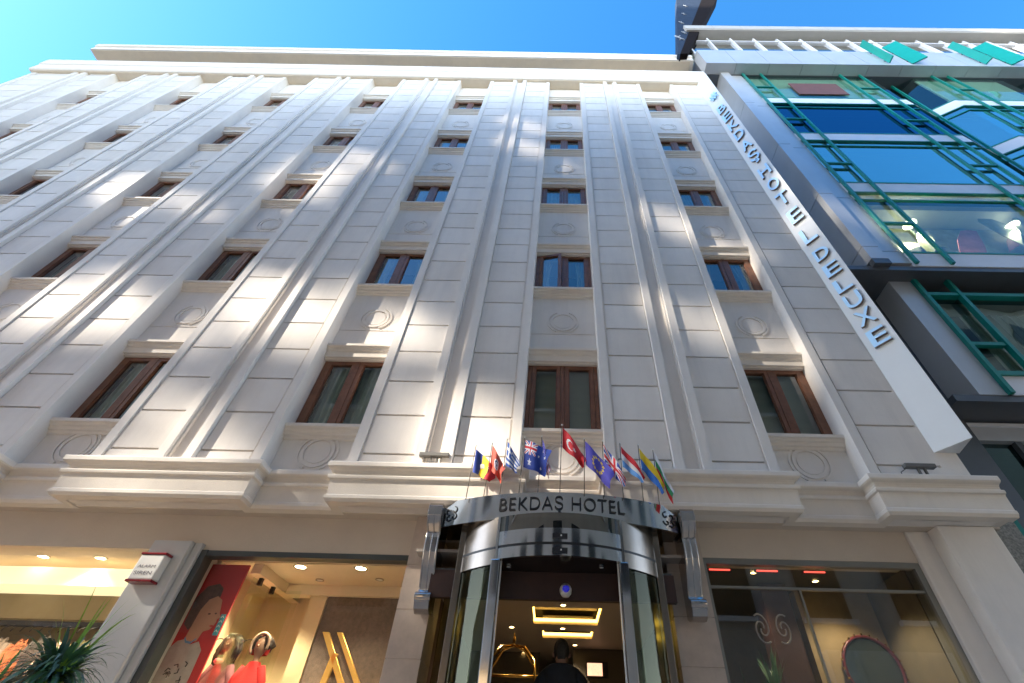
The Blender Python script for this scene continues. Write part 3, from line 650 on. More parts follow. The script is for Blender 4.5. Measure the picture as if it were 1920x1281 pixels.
for z,zz in ((2.485,0),(2.345,0)):
    b=MB(); ya=CY-RD-.012; b.box(CX-.075,CX+.075,ya-.006,ya+.02,z-.022,z+.022,0); b.tube([(CX+.012,ya-.008,z),(CX+.012,ya-.012,z)],.008,12,1); b.build('door_sensor',[BLACK,PLAST],E)
# lettering on the fascia
me,bb=text('BEKDAŞ HOTEL',1,0.0,1.08); hh=text('BEKDA',1)[1]; capz=hh[3]-hh[2]; wdt=bb[1]-bb[0]
sz=.145/capz; WT=1.36
for me_chars in (0,):
    xcur=0
    adv=[]
    import itertools
    for i,ch in enumerate('BEKDAŞ HOTEL'):
        m0,b0=text('BEKDAŞ HOTEL'[:i]+ch,1,0,1.08)
        if ch==' ': adv.append(None); continue
        only,bo=text(ch,1,.06,1,-.014); adv.append((ch,only,bo,b0[1]-(bo[1]-bo[0])))
    for a in adv:
        if not a: continue
        ch,only,bo,x0=a
        def fn(co,x0=x0,bo=bo):
            t=(co.x-bo[0]+x0-bb[0])/wdt; X=-.59+WT*t; aa=math.asin((X-CX)/2.80)
            r=2.80+.012+co.z*.10; q=arcF(aa,r); return (q[0],q[1],2.80+co.y*sz)
        b=MB(); b.add(only,fn); 
        if ch=='Ş':
            q=[]
            for (dx,dz) in ((.045,-.006),(.05,-.02),(.062,-.028),(.055,-.042),(.038,-.044)):
                t0=(x0-bb[0])/wdt; aa=math.asin((-.59+WT*t0+dx-CX)/2.80); p_=arcF(aa,2.815); q.append((p_[0],p_[1],2.792+dz))
            b.tube(q,.0125,6)
        b.build('letter', BLACK, E)
# scroll monograms at both ends of the fascia
def curl(mb, a0, z0, s, mir=1, m=0):
    for (ox,oz,ph,tn) in ((-.03,.02,0,1.6),(.03,.02,pi,1.5),(-.025,-.04,1.2,1.4),(.03,-.045,2.6,1.6)):
        pts=[]
        for i in range(18):
            t=i/17; r=(.005+.036*t)*s; an=ph+t*tn*pi*mir
            X=(ox+r*cos(an)/s*1.0)*s; Z=(oz+r*sin(an)/s)*s
            q=arcF(a0+X/2.8,2.806); pts.append((q[0],q[1],z0+Z))
        mb.tube(pts,.0055*s,5,m)
for a0 in (-AM+.045,AM-.045):
    b=MB(); curl(b,a0,2.86,1.15,1 if a0<0 else -1); b.build('monogram', BLACK, E)
# scroll consoles
for x0,x1,nm in ((-1.385,-1.235,'l'),(1.405,1.555,'r')):
    b=MB()
    pr=[(.30,2.94),(-.12,2.94),(-.15,2.90),(-.15,2.80),(-.10,2.72),(-.02,2.66),(-.03,2.60),(-.02,2.45),(.03,2.32),(.09,2.20),(.12,2.12),(.10,2.08),(.05,2.05),(.04,1.99),(.07,1.93),(.14,1.90),(.22,1.91),(.30,1.95)]
    b.prism([(x0,y,z) for y,z in pr],(x1-x0,0,0))
    for dx in (.012,.075,.138): b.tube([(x0+dx,y+.001,z) for y,z in pr[3:12]],.007,8)
    b.tube([(x0-.005,.07,2.04),(x1+.005,.07,2.04)],.045,16); b.tube([(x0-.005,-.08,2.85),(x1+.005,-.08,2.85)],.06,16)
    b.build('scroll_console', mat('dark_chrome',(.48,.45,.43),.12,metal=1,var=.1), E, bevel=.006)

# ------------------------------------------------------------ flags
FC={'blue':(.02,.05,.30),'navy':(.015,.025,.16),'yellow':(.75,.55,.02),'red':(.58,.02,.03),'white':(.72,.72,.74),'lblue':(.12,.33,.70),'orange':(.62,.10,.06),'green':(.03,.26,.10),'purple':(.07,.06,.38),'gblue':(.03,.10,.38),'ublue':(.03,.16,.55)}
FM=[mat('flag_'+k,v,.75,var=.06,scale=12) for k,v in FC.items()]; FI={k:i for i,k in enumerate(FC)}
def inst(u,v,cx,cy,r,asp=1.5):
    x,y=(u-cx)*asp,(v-cy); d=sqrt(x*x+y*y)
    if d>r: return False
    a=(math.atan2(y,x)-pi/2)%(2*pi/5); a=min(a,2*pi/5-a)
    return d < r*.38/ max(.38,cos(a-0)*0+ (.38+ (1-.38)*(1-a/(pi/5))) )*1.0 if False else d < r*(1-(a/(pi/5))*.62)
def union(u,v):
    if abs(u-.5)<.05 or abs(v-.5)<.09: return 'red'
    if abs(u-.5)<.10 or abs(v-.5)<.17: return 'white'
    if abs(v-u)<.05 or abs(v-(1-u))<.05: return 'red'
    if abs(v-u)<.14 or abs(v-(1-u))<.14: return 'white'
    return 'blue'
def f_ro(u,v): return 'blue' if u<.34 else 'yellow' if u<.67 else 'red'
def f_tn(u,v):
    d=sqrt(((u-.5)*1.5)**2+(v-.5)**2)
    if d<.25:
        d2=sqrt(((u-.53)*1.5)**2+(v-.5)**2)
        return 'navy' if (d<.19 and d2>.14) or inst(u,v,.54,.5,.10) else 'white'
    return 'orange'
def f_gr(u,v):
    if u<.38 and v>.44:
        return 'white' if abs(u-.19)<.035 or abs(v-.72)<.055 else 'gblue'
    return 'gblue' if int((1-v)*9)%2==0 else 'white'
def f_au(u,v):
    if u<.5 and v>.5: return union(u*2,(v-.5)*2)
    for (cx,cy,r) in ((.25,.25,.13),(.75,.83,.06),(.75,.18,.06),(.63,.56,.06),(.87,.62,.06)):
        if inst(u,v,cx,cy,r): return 'white'
    return 'blue'
def f_us(u,v):
    if u<.42 and v>.46: return 'white' if (int(u*26)%3==0 and int(v*26)%3==0) else 'purple'
    return 'red' if int((1-v)*13)%2==0 else 'white'
def f_tr(u,v):
    d=sqrt(((u-.36)*1.5)**2+(v-.5)**2); d2=sqrt(((u-.405)*1.5)**2+(v-.5)**2)
    if d<.26 and d2>.205: return 'white'
    return 'white' if inst(u,v,.56,.5,.13) else 'red'
def f_eu(u,v):
    for k in range(12):
        a=2*pi*k/12
        if inst(u,v,.5+.30*cos(a)/1.5,.5+.30*sin(a),.075): return 'yellow'
    return 'purple'
def f_uk(u,v): return union(u,v)
def f_lu(u,v): return 'red' if v>.66 else 'white' if v>.33 else 'lblue'
def f_ua(u,v): return 'yellow' if v>.5 else 'ublue'
def f_bg(u,v): return 'white' if v>.66 else 'green' if v>.33 else 'red'
#   x, y, top z, hoist, dx, dz, dy, taper, pattern, label
FL=[(-.97,-.16,3.63,.27,.27,-.20,.00,.50,f_ro,'blue yellow and red flag on a thin pole, leftmost over the canopy'),
    (-.77,-.18,3.66,.27,.17,-.22,-.05,.55,f_tn,'orange red flag with a white disc, next to the blue yellow red one'),
    (-.585,-.23,3.69,.27,.17,-.22,-.05,.35,f_gr,'blue and white striped flag with a white cross on its pole'),
    (-.37,-.26,3.70,.32,.30,-.14,-.12,.85,f_au,'large blue flag with a small union cross in its corner, widest of the row'),
    (-.16,-.29,3.70,.27,.10,-.30,-.08,.30,f_us,'narrow folded flag with purple field and red and white stripes'),
    (.085,-.31,3.86,.25,.27,-.30,.00,.25,f_tr,'red flag with white crescent and star on the tallest central pole'),
    (.355,-.32,3.66,.27,.29,-.28,-.05,.65,f_eu,'purple blue flag with a ring of yellow stars right of the tall red flag'),
    (.575,-.31,3.64,.25,.22,-.32,-.05,.40,f_uk,'dark blue flag with red and white crossed stripes, tucked behind the starred flag'),
    (.79,-.26,3.65,.24,.24,-.27,.00,.30,f_lu,'red white and light blue striped flag on its thin pole'),
    (1.02,-.20,3.67,.25,.23,-.33,-.02,.45,f_ua,'yellow over blue flag second from the right end of the row'),
    (1.205,-.15,3.64,.25,.13,-.34,-.04,.55,f_bg,'white green and red flag hanging at the right end of the row')]
for (x,y,zt,hs,dx,dz,dy,tp,pf,lb) in FL:
    hs*=1.15; dx*=1.12; dz*=1.12
    t=thing('flagpole',lb,'flag',(x,y,2.98),'small flags above the entrance canopy')
    xb=x-.02; top=zt+.03
    b=MB(); b.tube([(xb,y,2.97),(x,y,top)],.0048,8); b.build('pole', CHROMED, t)
    b=MB(); b.lathe([(0,-.012),(.010,-.006),(.012,.0),(.008,.008),(0,.014)],(x,y,top+.01),10); b.build('finial', PLAST, t)
    b=MB(); ph=random.random()*6
    def fp(u,v,x=x,y=y,zt=zt,hs=hs,dx=dx,dz=dz,dy=dy,tp=tp,ph=ph):
        k=1-(1-tp)*u**1.2
        wv=.036*sin(u*8+ph+v*1.3)*u**.5
        return (x+.008+dx*.95*u-.06*(1-v)*(dx/.3)*u+.010*sin(v*7+ph)*u, y+dy*u+wv+.018*sin(v*6+ph)*u, zt-(1-v)*hs*k+dz*1.35*u*(.8+.2*u)+.008*sin(u*9+ph))
    b.grid(fp,66,44,lambda u,v: FI[pf(u,v)])
    b.build('flag', FM, t)

# ------------------------------------------------------------ vertical sign board
A=Vector((4.813,0,0)); Bv=Vector((5.059,-.35,0)); U=(Bv-A).normalized(); N=Vector((U.y,-U.x,0))
sg_=thing('vertical_sign','tall pale grey wedge shaped sign board with stacked raised hotel letters at the right corner','sign',(4.95,0,3.824))
b=MB(); b.prism([(4.813,.02,3.824),(5.059,-.35,3.824),(5.135,.02,3.824)],(0,0,18.85-3.824)); b.build('sign_board', mat('pale_grey_board',(.74,.73,.70),.35,var=.03,scale=1), sg_, bevel=.006)
LZ=[16.75,15.68,14.99,14.33,13.65,12.95,12.27,11.38,10.71,10.05,9.31,8.57,7.92,7.44,6.99,6.58,6.16,5.72]
LF=mat('letter_face',(.50,.74,.93),.3,metal=.15,var=.04); LS=mat('letter_side',(.20,.14,.11),.4,metal=.3)
for ch,z in zip('*BEKDAŞHOTELDELUXE',LZ):
    hz=.46 if z>12 else (.42 if z>8.2 else .30); wz=.26
    b=MB()
    if ch=='*':
        for k in range(4):
            a=k*pi/4+.2; c=A+U*.235+N*.03; d=U*cos(a)*.14+Vector((0,0,1))*sin(a)*.25; pz=U*(-sin(a))*.026+Vector((0,0,1))*cos(a)*.03
            c=c+Vector((0,0,z)); pts=[c-d-pz,c+d-pz,c+d+pz,c-d+pz]; b.prism(pts,N*.035,0)
    else:
        me,bb=text(ch,1,.5,1,.014); 
        c5=text('E',1)[1]; cap=c5[3]-c5[2]; y0=c5[2]
        s_y=hz/cap; s_x=wz/(bb[1]-bb[0])
        th=.012
        def fn(co,bb=bb,y0=y0,s_y=s_y,s_x=s_x,z=z,hz=hz):
            return A+U*(.09+(co.x-bb[0])*s_x)+N*(.028+co.z*.045)+Vector((0,0,z-hz/2+(co.y-y0)*s_y))
        b.add(me,fn,lambda p: 0 if abs(p.normal.z)>.5 else 1)
    b.build('letter',[LF,LS],sg_)

# linear floodlights on the cornice
for (x0,x1,lb) in ((-1.67,-1.30,'grey linear floodlight on the cornice left of the flags'),(4.27,4.64,'grey linear floodlight on the cornice below the vertical sign')):
    t=thing('floodlight',lb,'lamp',((x0+x1)/2,-.05,3.44),'floodlights on the cornice')
    b=MB(); b.box(x0,x1,-.09,-.02,3.56,3.61); b.build('lamp_housing', mat('lamp_grey',(.13,.125,.115),.5), t, bevel=.006)
    m=(x0+x1)/2
    for dx in (-.045,.035):
        b=MB(); b.box(m+dx,m+dx+.018,-.07,-.04,3.44,3.56); b.build('bracket', MC['lamp_grey'], t)
    b=MB(); b.tube([(x0+.04,-.04,3.57),(x0-.05,-.02,3.52),(x0-.03,.0,3.45)],.005,6); b.build('cable', BLACK, t)
# alarm siren box on grey pier
t=thing('alarm_box','small white alarm siren box with dark red ends on the grey pier','alarm box',(-4.4,.28,2.3))
b=MB(); b.box(-4.53,-4.26,.19,.30,2.17,2.42); b.build('box_body', PLAST, t, bevel=.012)
for z0,z1 in ((2.42,2.445),(2.145,2.17)):
    b=MB(); b.box(-4.535,-4.255,.18,.30,z0,z1); b.build('red_end', mat('dark_red_lens',(.20,.01,.015),.2), t, bevel=.006)
for st,z,s in (('ALARM',2.285,.042),('SIREN',2.215,.052)):
    me,bb=text(st,1); sc=.19/(bb[1]-bb[0])
    b=MB(); b.add(me,lambda co:(-4.49+(co.x-bb[0])*sc,.186,z+co.y*s)); b.build('label_text', mat('grey_ink',(.08,.07,.09),.6), t)

# ------------------------------------------------------------ neighbouring glass building
Nb=thing('glass_building','grey and teal glass fronted building right of the hotel','building',(12,0,0))
XE=24.0
mb=MB(); mb.box(5.16,XE,1.2,14,0,23.6); mb.build('body', mat('neighbour_inner',(.10,.14,.15),.8), Nb)
mb=MB()
for a,b_ in zip((8.0,9.9,13.2,16.3),(9.88,13.18,16.28,19.95)): mb.box(5.14,5.95,.50,.6,a,b_)
mb.build('recess_panel', PANEL, Nb)
mb=MB()
for a,b_ in zip((7.95,8.35,10.5,13.3,16.6),(8.33,10.48,13.28,16.58,19.95)): mb.box(5.90,6.22,-.10,.6,a,b_); mb.box(6.22,6.72,-.0,.6,a,b_)
mb.build('corner_column', PANEL, Nb)
BANDS=[(7.84,8.25),(10.76,11.20),(13.81,14.28),(16.86,17.34)]
G1=[(8.25,10.76,TGL3),(11.20,13.81,TGL),(14.28,16.86,TGL2),(17.34,19.92,TGL3)]
planes=[((6.72,0),(11.5,0)),((11.5,0),(12.45,.38)),((12.45,.38),(13.1,0)),((13.1,0),(16.3,0)),((16.3,0),(16.85,.38)),((16.85,.38),(17.5,0)),((17.5,0),(20.7,0)),((20.7,0),(21.2,.38)),((21.2,.38),(21.9,0)),((21.9,0),(XE,0))]
for z0,z1 in BANDS:
    mb=MB()
    for p,q in planes:
        d=Vector((q[0]-p[0],q[1]-p[1])); 
        mb.prism([(p[0],p[1]-.02,z0),(q[0],q[1]-.02,z0),(q[0],q[1]+.2,z0),(p[0],p[1]+.2,z0)],(0,0,z1-z0))
    mb.build('spandrel_band', SPAN, Nb)
    mb=MB()
    for p,q in planes:
        for (za,zb,pr_) in ((z1,z1+.05,.03),(z0-.04,z0,.03),(z0-.36,z0-.325,.012)):
            if z0<8 and za<z0: continue
            mb.prism([(p[0],p[1]-pr_,za),(q[0],q[1]-pr_,za),(q[0],q[1]+.04,za),(p[0],p[1]+.04,za)],(0,0,zb-za))
    mb.build('teal_rail', TEAL, Nb)
for (z0,z1,gm) in G1:
    for i,(p,q) in enumerate(planes):
        mt_=gm if i==0 or gm is TGL2 and i<2 else (TGL3 if z0>17 or z0<9 else TGL)
        mb=MB(); mb.face([(p[0],p[1]+.02,z0),(q[0],q[1]+.02,z0),(q[0],q[1]+.02,z1),(p[0],p[1]+.02,z1)]); mb.build('curtain_glass', mt_, Nb)
for x,y in ((6.75,0),(7.42,0),(10.35,0),(11.08,0),(12.47,.36),(13.75,0),(14.35,0),(16.87,.36),(18.1,0),(18.7,0),(20.6,0),(22.6,0)):
    mb=MB(); mb.box(x-.03,x+.03,y-.085,y-.025,7.88,19.92); mb.build('teal_mullion', TEAL, Nb)
for z in (9.25,12.15,15.25,18.3):
    for a,b_ in ((6.79,7.38),(10.39,11.04),(13.79,14.31),(18.14,18.66)):
        mb=MB(); mb.box(a,b_,-.09,-.03,z,z+.06); mb.build('teal_transom', TEAL, Nb)
# floors, blinds and lamps behind the glass
mb=MB()
for z in (7.9,10.9,13.95,17.0): mb.box(6.7,XE,.45,1.2,z-.1,z+.12)
mb.build('floor_slab', mat('slab_white',(.5,.52,.5),.7), Nb)
mb=MB(); mb.box(6.7,11.4,.10,.14,17.35,19.85,0); mb.box(13.2,16.2,.10,.14,17.35,19.85,0); mb.box(6.7,11,.5,.55,14.3,16.8,1); mb.box(6.7,XE,.9,1.0,8.2,10.7,2); mb.build('inner_blind',[mat('pale_green_blind',(.42,.50,.42),.8,var=.1),mat('navy_blind',(.01,.05,.16),.6),mat('cream_blind',(.38,.38,.30),.8,var=.4,scale=1.2)],Nb)
mb=MB(); mb.box(8.15,9.85,-.012,.015,17.83,19.0); mb.build('open_vent', mat('rust_brown',(.12,.045,.035),.6,var=.2), Nb)
for x in (8.3,10.7):
    mb=MB(); mb.lathe([(0,-.03),(.12,-.02),(.15,.0),(.0,.01)],(x,.6,10.4),16); mb.build('ceiling_lamp', emis('neighbour_lamp',(1,.85,.6),1.6), Nb); spot(x,.62,10.3,60)
# clothes display prints seen through the glass
DSP=[mat('display_rose',(.40,.12,.16),.8,var=.3,scale=3),mat('display_grey',(.28,.32,.32),.8,var=.3,scale=3),mat('display_dark',(.06,.08,.09),.8,var=.3),mat('display_pale',(.50,.52,.46),.8,var=.2)]
rnd=random.Random(3)
mb=MB()
for k in range(16):
    x=8+rnd.random()*4.6; z=8.5+rnd.random()*1.6; a=rnd.random()*3; L=.4+rnd.random()*.7; ww=.12+rnd.random()*.25
    d=Vector((cos(a),0,sin(a)))*L; e=Vector((-sin(a),0,cos(a)))*ww; c=Vector((x,.55+k*.012,z))
    n_=10
    mb.prism([tuple(c+d*cos(2*pi*i/n_)*(1+.3*sin(3*i))+e*sin(2*pi*i/n_)) for i in range(n_)],(0,.01,0),rnd.randrange(4))
mb.build('display_print',DSP,Nb)
# soffit under the bays and lower glazed floor
mb=MB(); mb.box(5.14,XE,-.0,.8,7.72,7.835); mb.box(5.90,6.22,-.10,.0,7.80,7.94); mb.build('bay_soffit', PANELD, Nb)
mb=MB(); mb.box(6.30,6.72,.27,1.2,5.0,7.72); mb.build('lower_column', PANEL, Nb)
mb=MB(); mb.box(5.14,6.30,.75,1.2,3.0,7.72); mb.build('recess_panel', PANELD, Nb)
mb=MB(); mb.box(6.72,XE,.26,.5,5.0,5.36); mb.build('spandrel_band', SPAN, Nb)
mb=MB(); mb.box(6.72,XE,.22,.34,5.36,5.44); mb.box(6.72,XE,.22,.34,7.28,7.36)
for x in (6.75,7.38,10.5,11.2,13.8,14.5): mb.box(x-.035,x+.035,.20,.29,5.0,7.72)
mb.box(6.8,7.33,.22,.3,6.0,6.07); mb.build('teal_frame', TEAL, Nb)
mb=MB(); mb.face([(6.72,.33,5.4),(XE,.33,5.4),(XE,.33,7.3),(6.72,.33,7.3)]); mb.build('curtain_glass', TGL3, Nb)
mb=MB()
for i in range(60):
    x=7.6+i*.16; mb.grid(lambda u,v:(x+.15*u,.7+.03*sin(u*pi),5.4+1.9*v),4,1)
mb.build('sheer_drape', mat('grey_drape',(.22,.26,.25),.9), Nb)
mb=MB(); mb.box(6.72,7.3,.6,.66,5.4,7.2); mb.build('inner_blind', mat('red_display',(.35,.10,.08),.8,var=.6,scale=2.5), Nb)
mb=MB(); mb.box(5.9,XE,.28,1.2,4.88,4.995); mb.box(5.14,XE,.80,1.2,4.55,4.87,1); mb.box(5.14,XE,.77,.81,4.79,4.84,2); mb.build('shop_fascia',[PANELD,PANEL,SPAN],Nb)
DGL=glass('dark_shop_glass',tint=(.10,.16,.15),ior=1.5,gloss=(.6,.8,.78),boost=1.0,base=.08)
mb=MB(); mb.face([(5.5,.9,.1),(XE,.9,.1),(XE,.9,4.55),(5.5,.9,4.55)]); mb.build('shop_glass', DGL, Nb)
mb=MB()
for x in (5.9,6.9,7.9,9.4): mb.box(x,x+.09,.82,.92,.1,4.55)
mb.box(5.5,XE,.84,.93,3.55,3.62); mb.build('shop_frame', PANELD, Nb)
GRAN=mat('speckled_granite',(.22,.21,.18),.4,var=.6,scale=35)
mb=MB(); mb.box(5.17,5.48,.28,1.0,0,3.30); mb.build('granite_pier', GRAN, Nb)
mb=MB(); mb.box(5.48,5.54,.28,.36,0,3.2); mb.build('teal_frame', TEAL, Nb)
mb=MB(); mb.box(5.55,XE,.30,.75,3.0,3.2); mb.build('dark_canopy', PANELD, Nb)
# grey ledge with joints
mb=MB(); xs=[5.32]+[6.45+1.22*i for i in range(15)]+[XE]
for a,b_ in zip(xs,xs[1:]):
    mb.box(a+.008,b_-.008,-.40,-.02,19.94,21.80)
mb.box(5.34,XE-.02,-.385,.4,19.96,21.78,1); mb.build('ledge', [PANEL,PANELD], Nb)
mb=MB(); mb.box(5.34,XE,-.019,1.3,19.90,19.94); mb.build('ledge_soffit', PANELD, Nb)
# top storey
TOPG=glass('top_storey_glass',tint=(.55,.62,.60),ior=1.5,boost=1.6,base=.1)
mb=MB(); mb.face([(5.5,-.03,21.8),(20.8,-.03,21.8),(20.8,-.03,25.2),(5.5,-.03,25.2)]); mb.build('curtain_glass', TOPG, Nb)
mb=MB(); mb.box(5.5,20.8,.25,.3,21.8,25.4); mb.build('inner_blind', mat('top_blind',(.30,.31,.28),.8,var=.3,scale=1.1), Nb)
mb=MB()
for x in [5.5+1.05*i for i in range(15)]: mb.box(x-.035,x+.035,-.12,-.02,21.8,25.2)
mb.box(5.5,20.8,-.10,-.02,24.75,24.85); mb.build('white_mullion', SPAN, Nb)
CORN=mat('warm_grey_cladding',(.46,.43,.38),.45,var=.05,scale=1.5)
mb=MB(); xs=[5.6+1.3*i for i in range(12)]+[21.3]
for a,b_ in zip(xs,xs[1:]): mb.box(a+.01,b_-.01,-.42,.4,25.52,26.15)
mb.box(5.62,21.28,-.40,1.3,25.40,26.10); mb.build('roof_cornice', CORN, Nb)
# teal vertical display panels
for (a,b_,zt,lb) in (((12.08,-.43),(12.085,-.66),22.5,'narrow teal board seen nearly edge on, left one on the grey ledge'),((12.94,-.43),(13.36,-.66),22.4,'broad teal board left of the middle on the grey ledge'),((15.61,-.43),(15.70,-.65),22.5,'narrow teal board seen nearly edge on, right one on the grey ledge'),((16.56,-.43),(16.93,-.66),22.4,'broad teal board at the right end of the grey ledge')):
    d=Vector((b_[0]-a[0],b_[1]-a[1],0)); n_=Vector((-d.y,d.x,0)).normalized()*.05; a3=Vector((*a,20.09))
    t=thing('teal_board',lb,'sign board',(a[0],a[1],20.09),'teal boards on the ledge')
    b=MB(); b.prism([a3,a3+d,a3+d+n_,a3+n_],(0,0,zt-20.09)); b.build('board', TEALF, t)
    b=MB(); c=a3+n_*.5; b.box(c.x-.02,c.x+.02,-.43,-.39,20.4,20.46); b.box(c.x-.02,c.x+.02,-.43,-.39,21.5,21.56); b.build('bracket', PANELD, t)
# dark wedge sign on the hotel roof corner
t=thing('roof_sign','dark blue grey wedge shaped blade sign with pale marks rising at the roof corner','sign',(4.7,-.3,21.6))
fr=[(4.575,-.30,21.60),(4.66,-.30,21.52),(8.3,-.30,34.6),(6.75,-.30,34.6)]
b=MB(); b.prism(fr,(0,.45,0)); b.build('sign_panel', mat('slate_blue_panel',(.025,.04,.07),.9,spec=.08,var=.15,scale=2), t)
b=MB(); b.prism([(4.661,-.32,21.52),(4.97,-.32,21.60),(9.2,-.32,34.6),(8.301,-.32,34.6)],(0,.5,0)); b.build('sign_edge', mat('dark_brown_edge',(.012,.009,.009),.9,spec=.05), t)
for (cx,cz,s) in ((5.05,24.2,.9),(5.45,25.2,.5),(5.7,27.3,.55),(6.2,29.4,.5),(6.7,31.6,.5)):
    b=MB()
    for k in range(2):
        pts=[(cx+s*(.10*sin(i*.9+k*2)+.12*k),-.32,cz+s*(i*.16-.4)) for i in range(6)]; b.tube(pts,.02*s+.008,6)
    b.build('pale_mark', mat('faded_mark',(.25,.27,.30),.7), t)

# ------------------------------------------------------------ restaurant interior (right shop)
room(1.72,4.18,.62,3.6,2.62,mat('dark_olive_wall',(.17,.14,.09),.6,var=.2),mat('dark_grey_ceiling',(.10,.095,.085),.5))
mb=MB(); mb.box(2.62,2.95,1.2,1.5,0,2.6); mb.build('brown_column', BRWN, H)
mb=MB(); mb.box(3.15,4.1,1.45,1.6,0,2.6); mb.build('ochre_wall', mat('ochre_wall',(.26,.19,.10),.6,var=.15), H)
t=thing('round_mirror','large round dark mirror with a red rim on the ochre restaurant wall','mirror',(3.93,1.3,1.75))
cx,cz,rr=3.78,1.76,.33
b=MB(); b.tube([(cx+rr*cos(2*pi*i/48),1.40,cz+rr*sin(2*pi*i/48)) for i in range(49)],.019,8,cap=False); b.build('mirror_rim', mat('dark_rim',(.10,.012,.015),.3), t)
b=MB(); b.prism([(cx+.315*cos(2*pi*i/40),1.41,cz+.315*sin(2*pi*i/40)) for i in range(40)],(0,.02,0)); b.build('mirror_glass', mat('dark_mirror',(.10,.14,.15),.12,metal=.85), t)
b=MB()
for i in range(24):
    a=2*pi*i/24; b.box(cx+.35*cos(a)-.01,cx+.35*cos(a)+.01,1.38,1.40,cz+.35*sin(a)-.01,cz+.35*sin(a)+.01)
b.build('rim_stud', GOLD, t)
for x,y in ((2.45,.85),(1.98,1.25),(3.3,1.1)): downlight(x,y,2.62,.035,glow=MC['warm_lamp'])
spot(2.3,1.0,2.6,10); spot(3.5,.95,2.6,13); spot(2.1,2.4,2.6,8)
# added red glow strips imitating a street reflection along the window head
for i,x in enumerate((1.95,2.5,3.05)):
    t=thing('red_reflection_strip','red glowing strip imitating a street reflection at the head of the restaurant window, '+('next to the marble pier','between two others','rightmost of the three')[i],'lamp',(x,.58,2.5),'red reflection strips in the restaurant window')
    b=MB(); b.tube([(x-.12,.58,2.545),(x+.12,.58,2.545)],.009,10); b.build('reflection_glow', emis('red_reflection_glow',(1,.10,.07),.4), t)
    b=MB(); b.box(x-.14,x+.14,.60,.62,2.53,2.56); b.build('strip_base', BLACK, t)
# etched monogram on the glass
b=MB()
for mir,ox in ((1,0),(-1,.22)):
    for (oz,ph) in ((0,0),(.0,pi)):
        pts=[]
        for i in range(22):
            t_=i/21; r=.02+.10*t_; an=ph+mir*t_*1.7*pi
            pts.append((2.22+ox+r*cos(an)*.8,.462,1.93+oz+r*sin(an)*1.2))
        b.tube(pts,.009,5)
tag(b.build('window_emblem', mat('frosted_print',(.30,.28,.25),.8,var=0)),'frosted scroll emblem printed on the restaurant glass','emblem')

def blades(name,cx,cy,cz,n,L,mats,seed,rise=.8,sp=1.0,wd=.012):
    r=random.Random(seed); mb=MB()
    for i in range(n):
        a=r.uniform(0,2*pi); l=L*r.uniform(.55,1.1); up=r.uniform(.15,1)*rise; o=r.uniform(.35,1)*sp; w_=wd*r.uniform(.6,1.3); mi=r.choice(range(len(mats)))
        d=Vector((cos(a),sin(a),0)); s=Vector((-sin(a),cos(a),0)); p0=Vector((cx,cy,cz))+d*.03; pts=[]
        for k in range(8):
            t=k/7; pts.append(p0+d*(l*o*t)+Vector((0,0,l*(up*1.4*t-1.1*t*t*(.3+o*.6)))))
        for k in range(7):
            w0=w_*(1-(k/7)**2); w1=w_*(1-((k+1)/7)**2)
            mb.face([pts[k]-s*w0,pts[k]+s*w0,pts[k+1]+s*w1,pts[k+1]-s*w1],mi,True)
    return mb
LG=[mat('leaf_dark_green',(.06,.16,.07),.45,var=.3,scale=20),mat('leaf_blue_green',(.08,.17,.15),.45,var=.3,scale=20),mat('leaf_bright_green',(.20,.36,.05),.5,var=.3,scale=20)]
t=thing('spiky_plant','spiky blue green grass plant in a pot in front of the grey pier','potted plant',(-3.42,-1.2,0))
b=blades('f',-3.42,-1.2,1.12,330,.44,LG[:2],5,.95,.95,.017); b.build('leaves', LG[:2], t)
b=blades('f',-3.40,-1.2,1.08,60,.50,LG[2:],9,1.3,.7,.010); b.build('young_leaves', LG[2], t)
b=blades('f',-3.72,-1.25,1.0,26,.32,LG[2:],11,1.2,.6,.010); b.build('young_leaves', LG[2], t)
b=MB(); b.lathe([(0,.0),(.16,.0),(.18,.03),(.24,.85),(.26,.9),(.25,.95),(.22,.95),(.21,.88),(.0,.88)],(-3.45,-1.2,0),28); b.build('pot', mat('grey_pot',(.15,.15,.15),.6), t)
t=thing('indoor_plant','dark spiky potted plant behind the restaurant glass','potted plant',(2.35,.75,0))
b=blades('f',2.33,.80,1.42,80,.30,LG[:1],4,1.5,.6); b.build('leaves', LG[0], t)
b=blades('f',2.05,.72,1.30,30,.22,LG[2:],14,1.5,.5); b.build('leaves', mat('leaf_mid_green',(.05,.14,.03),.5,var=.2), t)
b=MB(); b.lathe([(0,0),(.11,0),(.14,1.3),(.12,1.42),(0,1.42)],(2.33,.80,0),20); b.build('pot', mat('green_pot',(.14,.35,.16),.5), t)

